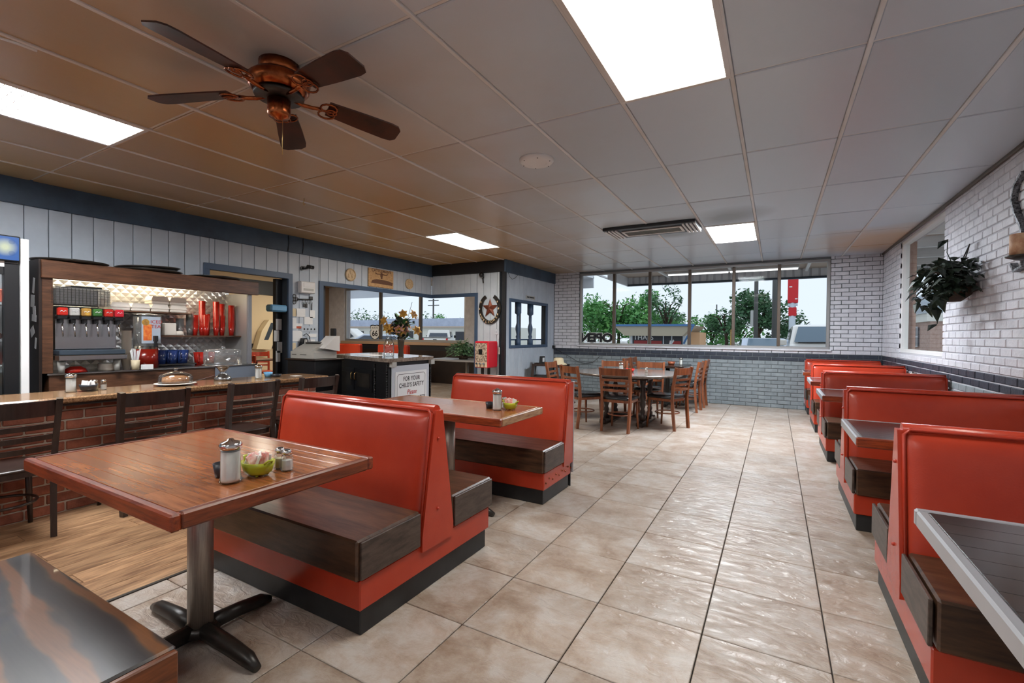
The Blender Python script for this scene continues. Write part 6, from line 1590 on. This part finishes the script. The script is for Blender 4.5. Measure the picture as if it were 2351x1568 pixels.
# cream SUV parked nose to the window
def suv(x, y, rz, label, m='car_white', h=1.86):
    t = thing('parked_suv', (x, y, -.15), label, 'car', 'cars parked outside'); w = 1.95
    prof = [(-2.4, .4), (2.3, .4), (2.4, .7), (2.35, 1.12), (1.35, 1.28), (.65, h - .06), (.3, h), (-2.0, h), (-2.35, 1.2)][::-1]
    part('body', car_body(prof, w, x, y, rz), M[m], t)
    g = G().add([(1.345, -.80, 1.31), (1.345, .80, 1.31), (.70, .68, h - .09), (.70, -.68, h - .09)], [(0, 1, 2, 3)]); g.v = [(a + .03, b, c + .02) for a, b, c in g.v]; place(g, x, y, rz)
    part('windshield', g, M['windshield'], t)
    for s in (-1, 1):
        g = G().add([(1.0, s * .955, 1.28), (-1.9, s * .955, 1.28), (-1.8, s * .865, h - .12), (.62, s * .865, h - .12)], [(0, 1, 2, 3)]); place(g, x, y, rz)
        part('side_glass', g, M['car_glass'], t)
        part('mirror', place(G().box(.85, 1.02, s * 1.08 - .1, s * 1.08 + .1, 1.22, 1.40, c=.03), x, y, rz), M[m], t)
        part('headlamp', place(G().box(2.28, 2.40, s * .72 - .16, s * .72 + .16, .86, 1.04, c=.03), x, y, rz), M['plastic_grey'], t)
    part('wiper', place(G().tube([(1.40, -.7, 1.315), (1.37, .1, 1.335)], .012, 5), x, y, rz), M['plastic_black'], t)
    part('grille', place(G().box(2.36, 2.42, -.5, .5, .62, .95), x, y, rz), M['plastic_black'], t)
    wheels(t, x, y, rz, (-1.5, 1.55), w)
    return t
suv(1.28, 17.2, -math.pi / 2, 'cream pickup parked nose-in beyond the street window')
def sedan(x, y, rz, label, m, group='cars parked outside'):
    t = thing('parked_sedan', (x, y, -.15), label, 'car', group); w = 1.8
    prof = [(-2.2, .35), (2.2, .35), (2.25, .65), (2.15, .85), (1.15, .98), (.35, 1.42), (-.9, 1.44), (-1.7, 1.08), (-2.2, 1.02)][::-1]
    part('body', car_body(prof, w, x, y, rz), M[m], t)
    part('windshield', place(G().add([(1.17, -.68, 1.02), (1.17, .68, 1.02), (.42, .58, 1.41), (.42, -.58, 1.41)], [(0, 1, 2, 3)]), x, y, rz), M['windshield'], t)
    part('rear_glass', place(G().add([(-1.66, .66, 1.13), (-1.66, -.66, 1.13), (-1.0, -.56, 1.44), (-1.0, .56, 1.44)], [(0, 1, 2, 3)]), x, y, rz), M['car_glass'], t)
    for s in (-1, 1):
        part('side_glass', place(G().add([(1.0, s * .885, 1.02), (-1.45, s * .885, 1.06), (-.85, s * .82, 1.38), (.36, s * .82, 1.36)], [(0, 1, 2, 3)]), x, y, rz), M['car_glass'], t)
        part('headlamp', place(G().box(2.10, 2.24, s * .65 - .15, s * .65 + .15, .64, .78, c=.03), x, y, rz), M['plastic_grey'], t)
    wheels(t, x, y, rz, (-1.35, 1.4), w, .33)
sedan(-.45, 22.4, math.radians(-84), 'silver sedan parked beside the cream pickup', 'car_silver')
sedan(-14.4, 14.9, math.radians(20), 'pale silver sedan parked outside the side-room window', 'car_silver')
# white pickup seen from behind
def pickup(x, y, rz, label):
    t = thing('parked_pickup', (x, y, -.15), label, 'car', 'cars parked outside'); w = 1.95
    prof = [(-2.8, .45), (2.6, .45), (2.7, .8), (2.6, 1.12), (1.5, 1.25), (.8, 1.80), (-.6, 1.84), (-.9, 1.25), (-2.8, 1.22)][::-1]
    part('body', car_body(prof, w, x, y, rz), M['car_white'], t)
    part('rear_glass', place(G().add([(-.92, .72, 1.30), (-.92, -.72, 1.30), (-.64, -.64, 1.72), (-.64, .64, 1.72)], [(0, 1, 2, 3)]), x, y, rz), M['car_glass'], t)
    for s in (-1, 1):
        part('tail_lamp', place(G().box(-2.84, -2.76, s * .88 - .07, s * .88 + .07, .85, 1.18), x, y, rz), M['sign_red'], t)
        part('mirror', place(G().box(.9, 1.05, s * 1.12 - .1, s * 1.12 + .1, 1.2, 1.42, c=.03), x, y, rz), M['plastic_black'], t)
        part('side_glass', place(G().add([(1.15, s * .95, 1.28), (-.5, s * .95, 1.28), (-.45, s * .86, 1.7), (.72, s * .86, 1.7)], [(0, 1, 2, 3)]), x, y, rz), M['car_glass'], t)
    part('tailgate_handle', place(G().box(-2.84, -2.80, -.13, .13, 1.02, 1.11), x, y, rz), M['plastic_black'], t)
    part('bed_cap', place(G().box(-2.81, -.9, -.95, .95, 1.20, 1.25), x, y, rz), M['plastic_black'], t)
    wheels(t, x, y, rz, (-1.8, 1.75), w, .38)
pickup(-23.1, 29.2, math.radians(121), 'white pickup with a black tailgate handle beyond the side-room window')
pickup(-24.3, 20.6, math.radians(29), 'white pickup half hidden by the side-room window frame')
# long white building across the lot
t = thing('long_building', (-37, 41, -.15), 'long low white building with a pale blue parapet', 'building')
part('wall', G().box(-62, -24, 40, 48, -.15, 2.15), M['bldg_white'], t)
part('eave', G().box(-62.2, -23.8, 39.6, 40, 2.08, 2.22), M['soffit'], t)
part('parapet', G().box(-40.5, -26.5, 40.3, 44, 2.2, 3.1), M['bldg_blue'], t)
part('parapet', G().box(-62, -42, 40.3, 44, 2.2, 3.0), M['bldg_blue'], t)
for x in (-44.3, -39.0, -36.5, -29.5): part('window', G().box(x, x + 1.1, 39.93, 40, .75, 1.65), M['shop_dark'], t)
part('door', G().box(-28.2, -27.0, 39.92, 40, -.15, 1.7), M['pole_white'], t)
for x in (-36.4, -35.6): part('roof_vent', G().cyl((x, 40.25, 2.55), .12, .3, 8), M['plastic_black'], t)
for x, y, h in ((-47.2, 58, 7.0), (-37.0, 58, 5.8), (-25.5, 55, 4.5)):
    t = thing('utility_pole', (x, y, -.15), 'far utility pole with crossarms above the long building', 'pole', 'utility poles behind the long building')
    part('shaft', G().cyl((x, y, -.15), .13, h + .15, 8), M['pole'], t)
    part('crossarm', G().box(x - 1.0, x + 1.0, y - .06, y + .06, h - .35, h - .22).box(x - 1.1, x + 1.1, y - .06, y + .06, h - 1.1, h - .97), M['pole'], t)
